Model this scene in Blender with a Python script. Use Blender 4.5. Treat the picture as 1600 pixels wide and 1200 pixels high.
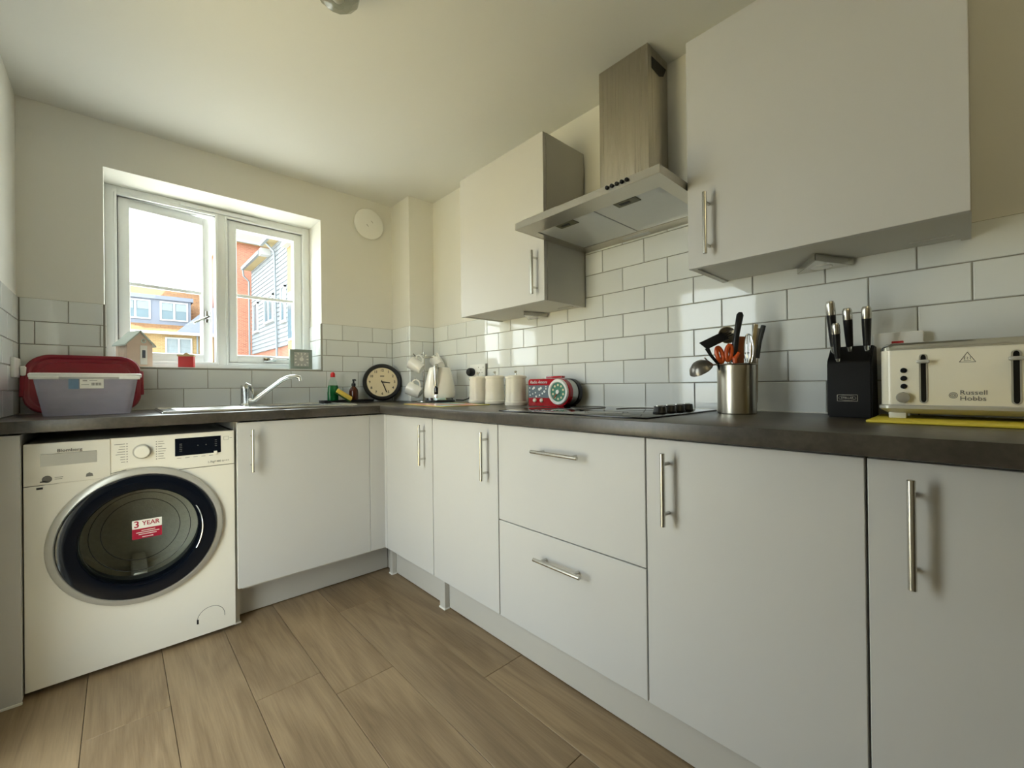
import bpy, bmesh, math, random
from mathutils import Matrix, Vector
random.seed(7)
PI = math.pi
sc = bpy.context.scene
COL = sc.collection
for o in list(bpy.data.objects):
    bpy.data.objects.remove(o)

# ------------------------------------------------------------------ camera, sky, exposure
# right wall is the plane x = 0, window wall is y = 0, floor is z = 0 (metres)
cam = bpy.data.cameras.new('camera')
cam.sensor_fit = 'HORIZONTAL'; cam.sensor_width = 36.0
cam.lens = 36.0 * 662.88 / 1600.0
cam.clip_start = 0.02; cam.clip_end = 400
cob = bpy.data.objects.new('camera', cam); COL.objects.link(cob)
_r = Vector((0.732559, -0.680601, -0.011813)); _u = Vector((0.006413, -0.010453, 0.999925)); _f = Vector((0.680673, 0.73258, 0.003293))
cob.matrix_world = Matrix(((_r.x, _u.x, -_f.x, -1.5816), (_r.y, _u.y, -_f.y, -2.7153), (_r.z, _u.z, -_f.z, 1.0227), (0, 0, 0, 1)))
sc.camera = cob

world = bpy.data.worlds.new('sky'); sc.world = world
world.use_nodes = True
_bg = world.node_tree.nodes['Background']
_bg.inputs['Color'].default_value = (0.93, 0.968, 1.0, 1); _bg.inputs['Strength'].default_value = 4.4

_s = bpy.data.lights.new('sun', 'SUN'); _s.energy = 12.0; _s.angle = math.radians(0.6); _s.color = (1.0, 0.94, 0.83)
_so = bpy.data.objects.new('sun', _s); COL.objects.link(_so)
_so.rotation_euler = Vector((0.55, -0.12, 0.83)).to_track_quat('Z', 'Y').to_euler()     # high sun over the back of the building

def portal(name, loc, rot, sx, sy):
    l = bpy.data.lights.new(name, 'AREA'); l.shape = 'RECTANGLE'; l.size = sx; l.size_y = sy
    l.cycles.is_portal = True
    o = bpy.data.objects.new(name, l); COL.objects.link(o); o.location = loc; o.rotation_euler = rot
portal('window_daylight_portal', (-1.142, 0.36, 1.593), (-PI / 2, 0, 0), 0.98, 0.95)
portal('glazed_door_daylight_portal', (-2.12, -1.32, 0.945), (0, -PI / 2, 0), 1.82, 0.72)

sc.view_settings.view_transform = 'Standard'
sc.view_settings.look = 'None'
sc.view_settings.exposure = 1.0
sc.view_settings.gamma = 1.0
sc.view_settings.use_curve_mapping = False
sc.cycles.max_bounces = 14; sc.cycles.diffuse_bounces = 8; sc.cycles.glossy_bounces = 6
sc.cycles.transparent_max_bounces = 16; sc.cycles.transmission_bounces = 8
sc.cycles.sample_clamp_indirect = 8.0
sc.cycles.caustics_reflective = False; sc.cycles.caustics_refractive = False

# ------------------------------------------------------------------ materials
def lin(c):
    return tuple(((v / 255.0) / 12.92 if v / 255.0 <= 0.04045 else ((v / 255.0 + 0.055) / 1.055) ** 2.4) for v in c) + (1.0,)
class NT:
    def __init__(s, m):
        m.use_nodes = True; s.t = m.node_tree; s.n = s.t.nodes; s.l = s.t.links; s.b = s.n['Principled BSDF']; s.out = s.n['Material Output']
    def new(s, k, **kw):
        n = s.n.new(k)
        for a, v in kw.items(): setattr(n, a, v)
        return n
    def link(s, a, b): s.l.new(a, b)
M = {}
def mat(name, col, rough=0.5, metal=0.0, spec=0.5, var=0.03, scale=12.0, bump=0.0, bscale=200.0, coat=0.0, trans=0.0, ior=1.45, stretch=None, rvar=0.0):
    """plain material: base colour with a little procedural variation and fine relief"""
    m = bpy.data.materials.new(name); k = NT(m); b = k.b
    b.inputs['Roughness'].default_value = rough; b.inputs['Metallic'].default_value = metal
    b.inputs['Specular IOR Level'].default_value = spec; b.inputs['IOR'].default_value = ior
    b.inputs['Coat Weight'].default_value = coat; b.inputs['Transmission Weight'].default_value = trans
    tc = k.new('ShaderNodeTexCoord'); src = tc.outputs['Object']
    if stretch:
        mp = k.new('ShaderNodeMapping'); mp.inputs['Scale'].default_value = stretch; k.link(src, mp.inputs['Vector']); src = mp.outputs['Vector']
    nz = k.new('ShaderNodeTexNoise'); nz.inputs['Scale'].default_value = scale; nz.inputs['Detail'].default_value = 5
    k.link(src, nz.inputs['Vector'])
    mx = k.new('ShaderNodeMix', data_type='RGBA')
    c = lin(col)
    mx.inputs['A'].default_value = tuple(v * (1 - var) for v in c[:3]) + (1,); mx.inputs['B'].default_value = tuple(min(1, v * (1 + var)) for v in c[:3]) + (1,)
    k.link(nz.outputs['Fac'], mx.inputs['Factor']); k.link(mx.outputs['Result'], b.inputs['Base Color'])
    if rvar:
        mr = k.new('ShaderNodeMapRange'); mr.inputs['To Min'].default_value = rough - rvar; mr.inputs['To Max'].default_value = rough + rvar
        k.link(nz.outputs['Fac'], mr.inputs['Value']); k.link(mr.outputs['Result'], b.inputs['Roughness'])
    if bump:
        n2 = k.new('ShaderNodeTexNoise'); n2.inputs['Scale'].default_value = bscale; k.link(src, n2.inputs['Vector'])
        bp = k.new('ShaderNodeBump'); bp.inputs['Strength'].default_value = bump; bp.inputs['Distance'].default_value = 0.002
        k.link(n2.outputs['Fac'], bp.inputs['Height']); k.link(bp.outputs['Normal'], b.inputs['Normal'])
    M[name] = m
    return m
def glass(name, tint, fac=0.06, rough=0.0):
    """thin clear sheet: transparent with a fresnel reflection"""
    m = bpy.data.materials.new(name); k = NT(m); k.n.remove(k.b)
    tr = k.new('ShaderNodeBsdfTransparent'); tr.inputs['Color'].default_value = tint
    gl = k.new('ShaderNodeBsdfGlossy'); gl.inputs['Roughness'].default_value = rough
    fr = k.new('ShaderNodeFresnel'); fr.inputs['IOR'].default_value = 1.45
    ge = k.new('ShaderNodeNewGeometry'); ms = k.new('ShaderNodeMath', operation='SUBTRACT'); ms.inputs[0].default_value = 1.0; k.link(ge.outputs['Backfacing'], ms.inputs[1])
    mf = k.new('ShaderNodeMath', operation='MULTIPLY'); k.link(fr.outputs['Fac'], mf.inputs[0]); k.link(ms.outputs[0], mf.inputs[1])     # one reflection, on the face the ray enters by
    mx = k.new('ShaderNodeMixShader'); k.link(mf.outputs[0], mx.inputs[0]); k.link(tr.outputs[0], mx.inputs[1]); k.link(gl.outputs[0], mx.inputs[2])
    k.link(mx.outputs[0], k.out.inputs['Surface']); M[name] = m
    return m

mat('plaster', (226, 225, 219), 0.85, var=0.015, scale=3, bump=0.05, bscale=140)
mat('taupe_paint', (126, 116, 98), 0.85, var=0.02, scale=3)
mat('ceiling_paint', (222, 222, 218), 0.9, var=0.012, scale=2.5, bump=0.04, bscale=120)
mat('door_grey', (199, 198, 195), 0.42, var=0.012, scale=6, bump=0.02, bscale=300)
mat('carcass', (198, 196, 188), 0.5, var=0.012, scale=6)
mat('plinth_grey', (194, 191, 183), 0.5, var=0.015, scale=6)
mat('white_plastic', (236, 236, 232), 0.35, var=0.01)
mat('upvc', (238, 241, 241), 0.28, var=0.008)
mat('steel', (190, 186, 176), 0.3, 1.0, var=0.05, scale=30, stretch=(1, 40, 1), rvar=0.06)
mat('steel_brushed_vertical', (190, 184, 170), 0.3, 1.0, var=0.035, scale=20, stretch=(45, 45, 0.05), rvar=0.03)
def film_steel():
    m = mat('film_steel', (192, 185, 170), 0.28, 1.0, var=0.03, scale=20, stretch=(45, 45, 0.05), rvar=0.03); k = NT(m)
    tc = k.new('ShaderNodeTexCoord'); mp = k.new('ShaderNodeMapping'); mp.inputs['Scale'].default_value = (5, 7, 1.6); k.link(tc.outputs['Object'], mp.inputs['Vector'])
    nz = k.new('ShaderNodeTexNoise'); nz.inputs['Scale'].default_value = 1.6; nz.inputs['Detail'].default_value = 2; nz.inputs['Distortion'].default_value = 1.4; k.link(mp.outputs[0], nz.inputs['Vector'])
    bp = k.new('ShaderNodeBump'); bp.inputs['Strength'].default_value = 0.5; bp.inputs['Distance'].default_value = 0.02; k.link(nz.outputs['Fac'], bp.inputs['Height']); k.link(bp.outputs['Normal'], k.b.inputs['Normal'])
film_steel()
mat('ladle_grey', (126, 122, 116), 0.32, 0.8, var=0.05)
mat('olive_recess', (96, 94, 72), 0.5, var=0.05)
mat('block_black', (9, 9, 10), 0.45, spec=0.3, var=0.1)
mat('ink_dark', (70, 68, 62), 0.6, var=0.05)
mat('chrome', (225, 228, 228), 0.08, 1.0, var=0.01)
mat('nickel', (205, 203, 196), 0.26, 1.0, var=0.03, scale=60)
mat('filter_grey', (196, 198, 198), 0.42, 0.55, var=0.03, scale=40, bump=0.15, bscale=900)
mat('black_plastic', (22, 22, 24), 0.35, var=0.1)
mat('black_matt', (16, 16, 17), 0.55, var=0.1)
mat('black_gloss', (7, 8, 9), 0.03, var=0.05)
mat('cream_plastic', (243, 237, 218), 0.25, var=0.015, coat=0.3)
mat('kettle_white', (246, 242, 230), 0.25, var=0.01, coat=0.3)
mat('cream_ceramic', (236, 229, 212), 0.3, var=0.04, scale=35, bump=0.5, bscale=90)
mat('white_ceramic', (240, 238, 232), 0.12, var=0.01)
mat('washer_white', (232, 228, 216), 0.3, var=0.008)
mat('washer_grey', (192, 190, 182), 0.3, 0.3, var=0.02)
mat('navy_gloss', (14, 19, 28), 0.1, var=0.08)
mat('drum_steel', (216, 214, 204), 0.4, 0.7, var=0.12, scale=70, bump=0.6, bscale=160)
mat('rubber_grey', (52, 54, 54), 0.5, var=0.1)
mat('red_tin', (168, 16, 28), 0.22, var=0.05, coat=0.4)
mat('red_plastic', (132, 20, 38), 0.3, var=0.05)
mat('bright_red', (196, 50, 52), 0.45, var=0.05)
mat('amber_glass', (74, 34, 18), 0.12, var=0.1)
mat('green_liquid', (20, 104, 54), 0.2, var=0.1)
mat('cap_red', (196, 30, 34), 0.35, var=0.05)
mat('sponge_yellow', (232, 204, 92), 0.9, var=0.12, scale=120, bump=0.8, bscale=500)
mat('scourer_green', (52, 84, 40), 0.95, var=0.25, scale=160, bump=0.8, bscale=600)
mat('clock_face', (232, 214, 176), 0.6, var=0.02)
mat('ink_brown', (58, 48, 36), 0.6, var=0.05)
mat('ink_grey', (112, 110, 104), 0.6, var=0.05)
mat('orange_plastic', (214, 92, 38), 0.35, var=0.08)
mat('wood_warm', (150, 84, 44), 0.55, var=0.2, scale=40, stretch=(1, 1, 0.1))
mat('pale_wood', (200, 178, 132), 0.6, var=0.12, scale=40, stretch=(1, 1, 0.1))
mat('hut_pink', (230, 208, 192), 0.65, var=0.05, scale=25)
mat('hut_roof', (196, 204, 198), 0.6, var=0.06, scale=25)
mat('sage_frame', (142, 152, 142), 0.5, 0.3, var=0.06)
mat('silver_face', (188, 188, 184), 0.3, 0.6, var=0.06)
mat('paper_white', (236, 234, 226), 0.7, var=0.02)
mat('label_blue', (110, 140, 168), 0.5, var=0.15, scale=60)
mat('sticker_red', (160, 22, 52), 0.4, var=0.04)
mat('yellow_board', (226, 206, 70), 0.5, var=0.06, scale=30)
mat('teal_print', (74, 128, 108), 0.4, var=0.3, scale=70)
mat('slate_print', (104, 116, 124), 0.4, var=0.2, scale=90)
mat('grout', (150, 148, 138), 0.9, var=0.06, scale=90)
mat('white_sealant', (236, 236, 230), 0.4, var=0.01)
mat('sink_steel', (214, 216, 216), 0.24, 1.0, var=0.05, scale=30, stretch=(1, 30, 1), rvar=0.05)
mat('frost_box', (210, 212, 214), 0.4, var=0.02)
mat('white_paint_bright', (234, 234, 228), 0.5, var=0.02)
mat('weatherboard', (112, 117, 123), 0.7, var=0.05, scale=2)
mat('lead_grey', (96, 102, 116), 0.7, var=0.1, scale=1.5)
mat('house_trim', (150, 152, 154), 0.6, var=0.03)
mat('gutter_grey', (104, 112, 118), 0.5, var=0.05)
mat('soffit_cream', (146, 132, 98), 0.7, var=0.05)
mat('curtain', (112, 122, 128), 0.9, var=0.15, scale=6)
mat('window_dark', (72, 90, 100), 0.15, var=0.15, scale=1.5)
mat('sandstone', (208, 188, 142), 0.95, var=0.08, scale=0.8)
mat('paving', (200, 197, 190), 0.95, var=0.08, scale=0.8)
mat('outside_render', (150, 140, 118), 0.9, var=0.1, scale=1)
glass('window_glass', (0.95, 0.985, 0.975, 1))
glass('porthole_glass', (0.86, 0.88, 0.85, 1))
glass('clear_plastic', (0.86, 0.93, 0.9, 1), rough=0.05)
glass('lamp_glass', (0.62, 0.63, 0.60, 1), rough=0.05)

def tile_material():
    m = mat('tile_glaze', (222, 224, 221), 0.045, var=0.0)
    k = NT(m); oi = k.new('ShaderNodeObjectInfo'); cr = k.new('ShaderNodeMapRange')
    cr.inputs['To Min'].default_value = 0.96; cr.inputs['To Max'].default_value = 1.03
    k.link(oi.outputs['Random'], cr.inputs['Value'])
    c = lin((226, 229, 228)); mx = k.new('ShaderNodeVectorMath', operation='SCALE'); mx.inputs[0].default_value = c[:3]
    k.link(cr.outputs['Result'], mx.inputs['Scale']); k.link(mx.outputs[0], k.b.inputs['Base Color'])
    tc = k.new('ShaderNodeTexCoord'); nz = k.new('ShaderNodeTexNoise'); nz.inputs['Scale'].default_value = 9; k.link(tc.outputs['Object'], nz.inputs['Vector'])
    bp = k.new('ShaderNodeBump'); bp.inputs['Strength'].default_value = 0.03; bp.inputs['Distance'].default_value = 0.01
    k.link(nz.outputs['Fac'], bp.inputs['Height']); k.link(bp.outputs['Normal'], k.b.inputs['Normal'])
tile_material()

def worktop_material():
    m = bpy.data.materials.new('worktop_laminate'); k = NT(m); b = k.b; M['worktop_laminate'] = m
    tc = k.new('ShaderNodeTexCoord')
    n1 = k.new('ShaderNodeTexNoise'); n1.inputs['Scale'].default_value = 7; n1.inputs['Detail'].default_value = 8; n1.inputs['Roughness'].default_value = 0.65
    n2 = k.new('ShaderNodeTexNoise'); n2.inputs['Scale'].default_value = 90; n2.inputs['Detail'].default_value = 4
    k.link(tc.outputs['Object'], n1.inputs['Vector']); k.link(tc.outputs['Object'], n2.inputs['Vector'])
    ad = k.new('ShaderNodeMath', operation='MULTIPLY_ADD'); ad.inputs[1].default_value = 0.35; k.link(n2.outputs['Fac'], ad.inputs[0]); k.link(n1.outputs['Fac'], ad.inputs[2])
    cr = k.new('ShaderNodeValToRGB'); cr.color_ramp.elements[0].position = 0.45; cr.color_ramp.elements[1].position = 0.85
    cr.color_ramp.elements[0].color = lin((50, 46, 41)); cr.color_ramp.elements[1].color = lin((82, 76, 68))
    k.link(ad.outputs[0], cr.inputs['Fac']); k.link(cr.outputs['Color'], b.inputs['Base Color'])
    b.inputs['Roughness'].default_value = 0.32
    bp = k.new('ShaderNodeBump'); bp.inputs['Strength'].default_value = 0.1; bp.inputs['Distance'].default_value = 0.002
    k.link(n2.outputs['Fac'], bp.inputs['Height']); k.link(bp.outputs['Normal'], b.inputs['Normal'])
worktop_material()

def plank_material():
    m = bpy.data.materials.new('oak_plank'); k = NT(m); b = k.b; M['oak_plank'] = m
    tc = k.new('ShaderNodeTexCoord'); oi = k.new('ShaderNodeObjectInfo')
    rnd = k.new('ShaderNodeVectorMath', operation='SCALE'); rnd.inputs[0].default_value = (17.3, 31.1, 5.0); k.link(oi.outputs['Random'], rnd.inputs['Scale'])
    add = k.new('ShaderNodeVectorMath', operation='ADD'); k.link(tc.outputs['Object'], add.inputs[0]); k.link(rnd.outputs[0], add.inputs[1])
    mp = k.new('ShaderNodeMapping'); mp.inputs['Scale'].default_value = (1.0, 0.12, 1.0); k.link(add.outputs[0], mp.inputs['Vector'])
    base = k.new('ShaderNodeTexNoise'); base.inputs['Scale'].default_value = 6.0; base.inputs['Detail'].default_value = 3; base.inputs['Distortion'].default_value = 0.6; k.link(mp.outputs[0], base.inputs['Vector'])
    # cathedral figure: contour lines of a stretched noise
    mu = k.new('ShaderNodeMath', operation='MULTIPLY'); mu.inputs[1].default_value = 13.0; k.link(base.outputs['Fac'], mu.inputs[0])
    pp = k.new('ShaderNodeMath', operation='PINGPONG'); pp.inputs[1].default_value = 1.0; k.link(mu.outputs[0], pp.inputs[0])
    mp2 = k.new('ShaderNodeMapping'); mp2.inputs['Scale'].default_value = (1.0, 0.035, 1.0); k.link(add.outputs[0], mp2.inputs['Vector'])
    fine = k.new('ShaderNodeTexNoise'); fine.inputs['Scale'].default_value = 150; fine.inputs['Detail'].default_value = 6; fine.inputs['Roughness'].default_value = 0.7; k.link(mp2.outputs[0], fine.inputs['Vector'])
    mixf = k.new('ShaderNodeMix', data_type='FLOAT'); mixf.inputs['Factor'].default_value = 0.73; k.link(pp.outputs[0], mixf.inputs['A']); k.link(fine.outputs['Fac'], mixf.inputs['B'])
    big = k.new('ShaderNodeTexNoise'); big.inputs['Scale'].default_value = 2.2; big.inputs['Detail'].default_value = 2; k.link(mp.outputs[0], big.inputs['Vector'])
    mix2 = k.new('ShaderNodeMix', data_type='FLOAT'); mix2.inputs['Factor'].default_value = 0.4; k.link(mixf.outputs['Result'], mix2.inputs['A']); k.link(big.outputs['Fac'], mix2.inputs['B'])
    cr = k.new('ShaderNodeValToRGB'); e = cr.color_ramp.elements
    e[0].position = 0.30; e[0].color = lin((112, 92, 68)); e[1].position = 0.70; e[1].color = lin((160, 138, 108))
    k.link(mix2.outputs['Result'], cr.inputs['Fac'])
    mr = k.new('ShaderNodeMapRange'); mr.inputs['To Min'].default_value = 0.93; mr.inputs['To Max'].default_value = 1.07; k.link(oi.outputs['Random'], mr.inputs['Value'])
    hs = k.new('ShaderNodeHueSaturation'); k.link(mr.outputs['Result'], hs.inputs['Value']); k.link(cr.outputs['Color'], hs.inputs['Color'])
    k.link(hs.outputs['Color'], b.inputs['Base Color']); b.inputs['Roughness'].default_value = 0.45
    bp = k.new('ShaderNodeBump'); bp.inputs['Strength'].default_value = 0.12; bp.inputs['Distance'].default_value = 0.002
    k.link(fine.outputs['Fac'], bp.inputs['Height']); k.link(bp.outputs['Normal'], b.inputs['Normal'])
plank_material()

def brick_material(name, c1, c2, mortar, scale, axis):
    m = bpy.data.materials.new(name); k = NT(m); M[name] = m
    tc = k.new('ShaderNodeTexCoord'); sp = k.new('ShaderNodeSeparateXYZ'); cb = k.new('ShaderNodeCombineXYZ')
    k.link(tc.outputs['Object'], sp.inputs[0]); k.link(sp.outputs[axis], cb.inputs[0]); k.link(sp.outputs[2], cb.inputs[1])
    br = k.new('ShaderNodeTexBrick'); br.inputs['Scale'].default_value = scale
    br.inputs['Color1'].default_value = lin(c1); br.inputs['Color2'].default_value = lin(c2); br.inputs['Mortar'].default_value = lin(mortar)
    br.inputs['Brick Width'].default_value = 0.225; br.inputs['Row Height'].default_value = 0.075; br.inputs['Mortar Size'].default_value = 0.008
    k.link(cb.outputs[0], br.inputs['Vector']); k.link(br.outputs['Color'], k.b.inputs['Base Color']); k.b.inputs['Roughness'].default_value = 0.9
brick_material('brick_red', (138, 84, 66), (120, 70, 56), (140, 116, 100), 1.0, 0)
brick_material('brick_yellow', (138, 114, 74), (122, 100, 64), (146, 132, 104), 1.0, 0)
brick_material('brick_yellow_side', (138, 114, 74), (122, 100, 64), (146, 132, 104), 1.0, 1)
brick_material('brick_red_side', (138, 84, 66), (120, 70, 56), (140, 116, 100), 1.0, 1)
brick_material('roof_tiles', (122, 88, 54), (108, 76, 46), (84, 58, 38), 0.6, 0)

def mat_placemat():
    m = bpy.data.materials.new('placemat_print'); k = NT(m); M['placemat_print'] = m
    tc = k.new('ShaderNodeTexCoord'); vo = k.new('ShaderNodeTexVoronoi'); vo.inputs['Scale'].default_value = 6.0
    k.link(tc.outputs['Object'], vo.inputs['Vector'])
    sp = k.new('ShaderNodeSeparateColor'); k.link(vo.outputs['Color'], sp.inputs[0])
    cr = k.new('ShaderNodeValToRGB'); cr.color_ramp.interpolation = 'CONSTANT'; e = cr.color_ramp.elements
    e[0].color = lin((226, 150, 132)); e[1].position = 0.3; e[1].color = lin((176, 204, 206))
    for p, c in ((0.5, (222, 214, 150)), (0.68, (226, 172, 150)), (0.85, (160, 190, 150))):
        n = e.new(p); n.color = lin(c)
    k.link(sp.outputs[0], cr.inputs['Fac']); k.link(cr.outputs['Color'], k.b.inputs['Base Color']); k.b.inputs['Roughness'].default_value = 0.3
mat_placemat()

def mat_frost():
    m = bpy.data.materials.new('frosted_plastic'); k = NT(m); M['frosted_plastic'] = m
    k.b.inputs['Base Color'].default_value = lin((196, 194, 208)); k.b.inputs['Roughness'].default_value = 0.25
    tr = k.new('ShaderNodeBsdfTransparent'); tr.inputs['Color'].default_value = lin((214, 212, 224))
    nz = k.new('ShaderNodeTexNoise'); nz.inputs['Scale'].default_value = 5
    mr = k.new('ShaderNodeMapRange'); mr.inputs['To Min'].default_value = 0.44; mr.inputs['To Max'].default_value = 0.56; k.link(nz.outputs['Fac'], mr.inputs['Value'])
    mx = k.new('ShaderNodeMixShader'); k.link(mr.outputs['Result'], mx.inputs[0]); k.link(tr.outputs[0], mx.inputs[1]); k.link(k.b.outputs[0], mx.inputs[2])
    k.link(mx.outputs[0], k.out.inputs['Surface'])
mat_frost()

# ------------------------------------------------------------------ mesh helpers
TM = {}
class MB:
    def __init__(s): s.bm = bmesh.new()
    def add(s, bm, mtx=None):
        if mtx is not None: bmesh.ops.transform(bm, matrix=mtx, verts=bm.verts)
        me = bpy.data.meshes.new('tmp'); bm.to_mesh(me); bm.free(); s.bm.from_mesh(me); bpy.data.meshes.remove(me); return s
    def box(s, x0, x1, y0, y1, z0, z1, bev=0.0, seg=2, mtx=None):
        b = bmesh.new(); bmesh.ops.create_cube(b, size=1.0)
        for v in b.verts: v.co = Vector((x0 + (v.co.x + .5) * (x1 - x0), y0 + (v.co.y + .5) * (y1 - y0), z0 + (v.co.z + .5) * (z1 - z0)))
        if bev: bmesh.ops.bevel(b, geom=b.edges[:], offset=bev, segments=seg, affect='EDGES', clamp_overlap=True, profile=0.5)
        return s.add(b, mtx)
    def lathe(s, prof, n=32, mtx=None, cap=True):
        """profile of (radius, height) turned about z"""
        b = bmesh.new(); rings = []
        for r, z in prof:
            if r < 1e-6: rings.append([b.verts.new((0, 0, z))])
            else: rings.append([b.verts.new((r * math.cos(2 * PI * i / n), r * math.sin(2 * PI * i / n), z)) for i in range(n)])
        for A, B in zip(rings, rings[1:]):
            for i in range(n):
                j = (i + 1) % n
                if len(A) == 1 and len(B) == 1: continue
                if len(A) == 1: b.faces.new((A[0], B[j], B[i]))
                elif len(B) == 1: b.faces.new((A[i], A[j], B[0]))
                else: b.faces.new((A[i], A[j], B[j], B[i]))
        if cap:
            if len(rings[0]) > 1: b.faces.new(rings[0][::-1])
            if len(rings[-1]) > 1: b.faces.new(rings[-1])
        bmesh.ops.recalc_face_normals(b, faces=b.faces[:])
        return s.add(b, mtx)
    def cyl(s, p0, p1, r0, r1=None, n=20):
        r1 = r0 if r1 is None else r1
        return s.tube([p0, p1], [r0, r1], n)
    def tube(s, pts, r, n=12, closed=False, flat=1.0):
        P = [Vector(p) for p in pts]; R = r if isinstance(r, (list, tuple)) else [r] * len(P)
        b = bmesh.new(); rings = []; up = None
        for i, p in enumerate(P):
            if closed: d = P[(i + 1) % len(P)] - P[i - 1]
            else: d = P[min(i + 1, len(P) - 1)] - P[max(i - 1, 0)]
            d.normalize()
            if up is None:
                up = Vector((0, 0, 1)) if abs(d.z) < 0.9 else Vector((1, 0, 0))
            a = d.cross(up).normalized(); up = a.cross(d).normalized()
            rings.append([b.verts.new(p + a * R[i] * math.cos(2 * PI * k / n) + up * R[i] * flat * math.sin(2 * PI * k / n)) for k in range(n)])
        m = len(rings)
        for i in range(m if closed else m - 1):
            A, B = rings[i], rings[(i + 1) % m]
            for k in range(n):
                b.faces.new((A[k], A[(k + 1) % n], B[(k + 1) % n], B[k]))
        if not closed: b.faces.new(rings[0][::-1]); b.faces.new(rings[-1])
        bmesh.ops.recalc_face_normals(b, faces=b.faces[:])
        return s.add(b)
    def prism(s, poly, axis, a0, a1, bev=0.0, mtx=None):
        """polygon in the plane normal to axis ('x': (y,z), 'y': (x,z), 'z': (x,y)) extruded from a0 to a1"""
        b = bmesh.new()
        f = {'x': lambda u, v, a: (a, u, v), 'y': lambda u, v, a: (u, a, v), 'z': lambda u, v, a: (u, v, a)}[axis]
        A = [b.verts.new(f(u, v, a0)) for u, v in poly]; B = [b.verts.new(f(u, v, a1)) for u, v in poly]
        n = len(poly)
        b.faces.new(A); b.faces.new(B[::-1])
        for i in range(n): b.faces.new((A[i], B[i], B[(i + 1) % n], A[(i + 1) % n]))
        bmesh.ops.recalc_face_normals(b, faces=b.faces[:])
        if bev:
            bmesh.ops.bevel(b, geom=b.edges[:], offset=bev, segments=2, affect='EDGES', clamp_overlap=True)
        return s.add(b, mtx)
    def plate_hole(s, x0, x1, z0, z1, cx, cz, r, y0, y1, n=64):
        """upright plate in the xz plane with a round hole, between y0 (front) and y1"""
        b = bmesh.new()
        angs = sorted(set([2 * PI * i / n for i in range(n)] + [math.atan2(z - cz, x - cx) % (2 * PI) for x in (x0, x1) for z in (z0, z1)]))
        def edge(a):
            dx, dz = math.cos(a), math.sin(a); t = 1e9
            if dx > 1e-9: t = min(t, (x1 - cx) / dx)
            if dx < -1e-9: t = min(t, (x0 - cx) / dx)
            if dz > 1e-9: t = min(t, (z1 - cz) / dz)
            if dz < -1e-9: t = min(t, (z0 - cz) / dz)
            return cx + dx * t, cz + dz * t
        L = []
        for y in (y0, y1):
            L.append(([b.verts.new((cx + r * math.cos(a), y, cz + r * math.sin(a))) for a in angs], [b.verts.new((edge(a)[0], y, edge(a)[1])) for a in angs]))
        m = len(angs)
        for i in range(m):
            j = (i + 1) % m
            (c0, e0), (c1, e1) = L
            b.faces.new((c0[i], c0[j], e0[j], e0[i])); b.faces.new((c1[i], e1[i], e1[j], c1[j]))
            b.faces.new((c0[i], c1[i], c1[j], c0[j])); b.faces.new((e0[i], e0[j], e1[j], e1[i]))
        bmesh.ops.recalc_face_normals(b, faces=b.faces[:])
        return s.add(b)
    def build(s, name, m, parent=None, local=False, label=None, smooth=35, top=False):
        me = bpy.data.meshes.new(name); s.bm.to_mesh(me); s.bm.free()
        me.materials.append(M[m] if isinstance(m, str) else m)
        if smooth: me.shade_smooth(); me.set_sharp_from_angle(angle=math.radians(smooth))
        return link(name, me, parent, local, label)
def link(name, me, parent=None, local=False, label=None):
    o = bpy.data.objects.new(name, me); COL.objects.link(o)
    if parent is not None:
        o.parent = parent
        if not local: me.transform(TM[parent.name].inverted())
        TM[o.name] = TM[parent.name].copy()
    elif not local:
        c = [v.co for v in me.vertices]
        p = Vector(((min(v.x for v in c) + max(v.x for v in c)) / 2, (min(v.y for v in c) + max(v.y for v in c)) / 2, min(v.z for v in c)))
        me.transform(Matrix.Translation(-p)); o.location = p; TM[o.name] = Matrix.Translation(p)
    else: TM[o.name] = Matrix()
    if label: o['label'] = label
    return o
def tag(o, label, cat, group=None):
    o['label'] = label; o['category'] = cat
    if group: o['group'] = group
    return o
def thing(name, label, cat, loc=(0, 0, 0), rot=(0, 0, 0), group=None):
    o = bpy.data.objects.new(name, None); COL.objects.link(o); o.empty_display_size = 0.05
    o.location = loc; o.rotation_euler = rot
    from mathutils import Euler
    TM[o.name] = Matrix.Translation(Vector(loc)) @ Euler(rot).to_matrix().to_4x4()
    return tag(o, label, cat, group)
def thing_m(name, label, cat, mtx, group=None):
    o = bpy.data.objects.new(name, None); COL.objects.link(o); o.empty_display_size = 0.05
    o.matrix_world = mtx; TM[o.name] = mtx.copy()
    return tag(o, label, cat, group)
def struct(o): o['kind'] = 'structure'; return o
def frame_m(loc, xdir, zdir):
    z = Vector(zdir).normalized(); x = Vector(xdir); x = (x - z * x.dot(z)).normalized(); y = z.cross(x)
    return Matrix(((x.x, y.x, z.x, loc[0]), (x.y, y.y, z.y, loc[1]), (x.z, y.z, z.z, loc[2]), (0, 0, 0, 1)))
def text_mesh(txt, size, shear=0.0, ext=0.0004, sx=1.0, bold=0.0):
    cu = bpy.data.curves.new('lettering', 'FONT'); cu.body = txt; cu.size = size; cu.extrude = ext; cu.shear = shear
    cu.align_x = 'CENTER'; cu.align_y = 'CENTER'; cu.resolution_u = 3; cu.offset = bold
    o = bpy.data.objects.new('lettering', cu); COL.objects.link(o)
    bpy.context.view_layer.update()
    me = bpy.data.meshes.new_from_object(o.evaluated_get(bpy.context.evaluated_depsgraph_get()))
    bpy.data.objects.remove(o); bpy.data.curves.remove(cu)
    if sx != 1: me.transform(Matrix.Diagonal((sx, 1, 1, 1)))
    return me
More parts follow.
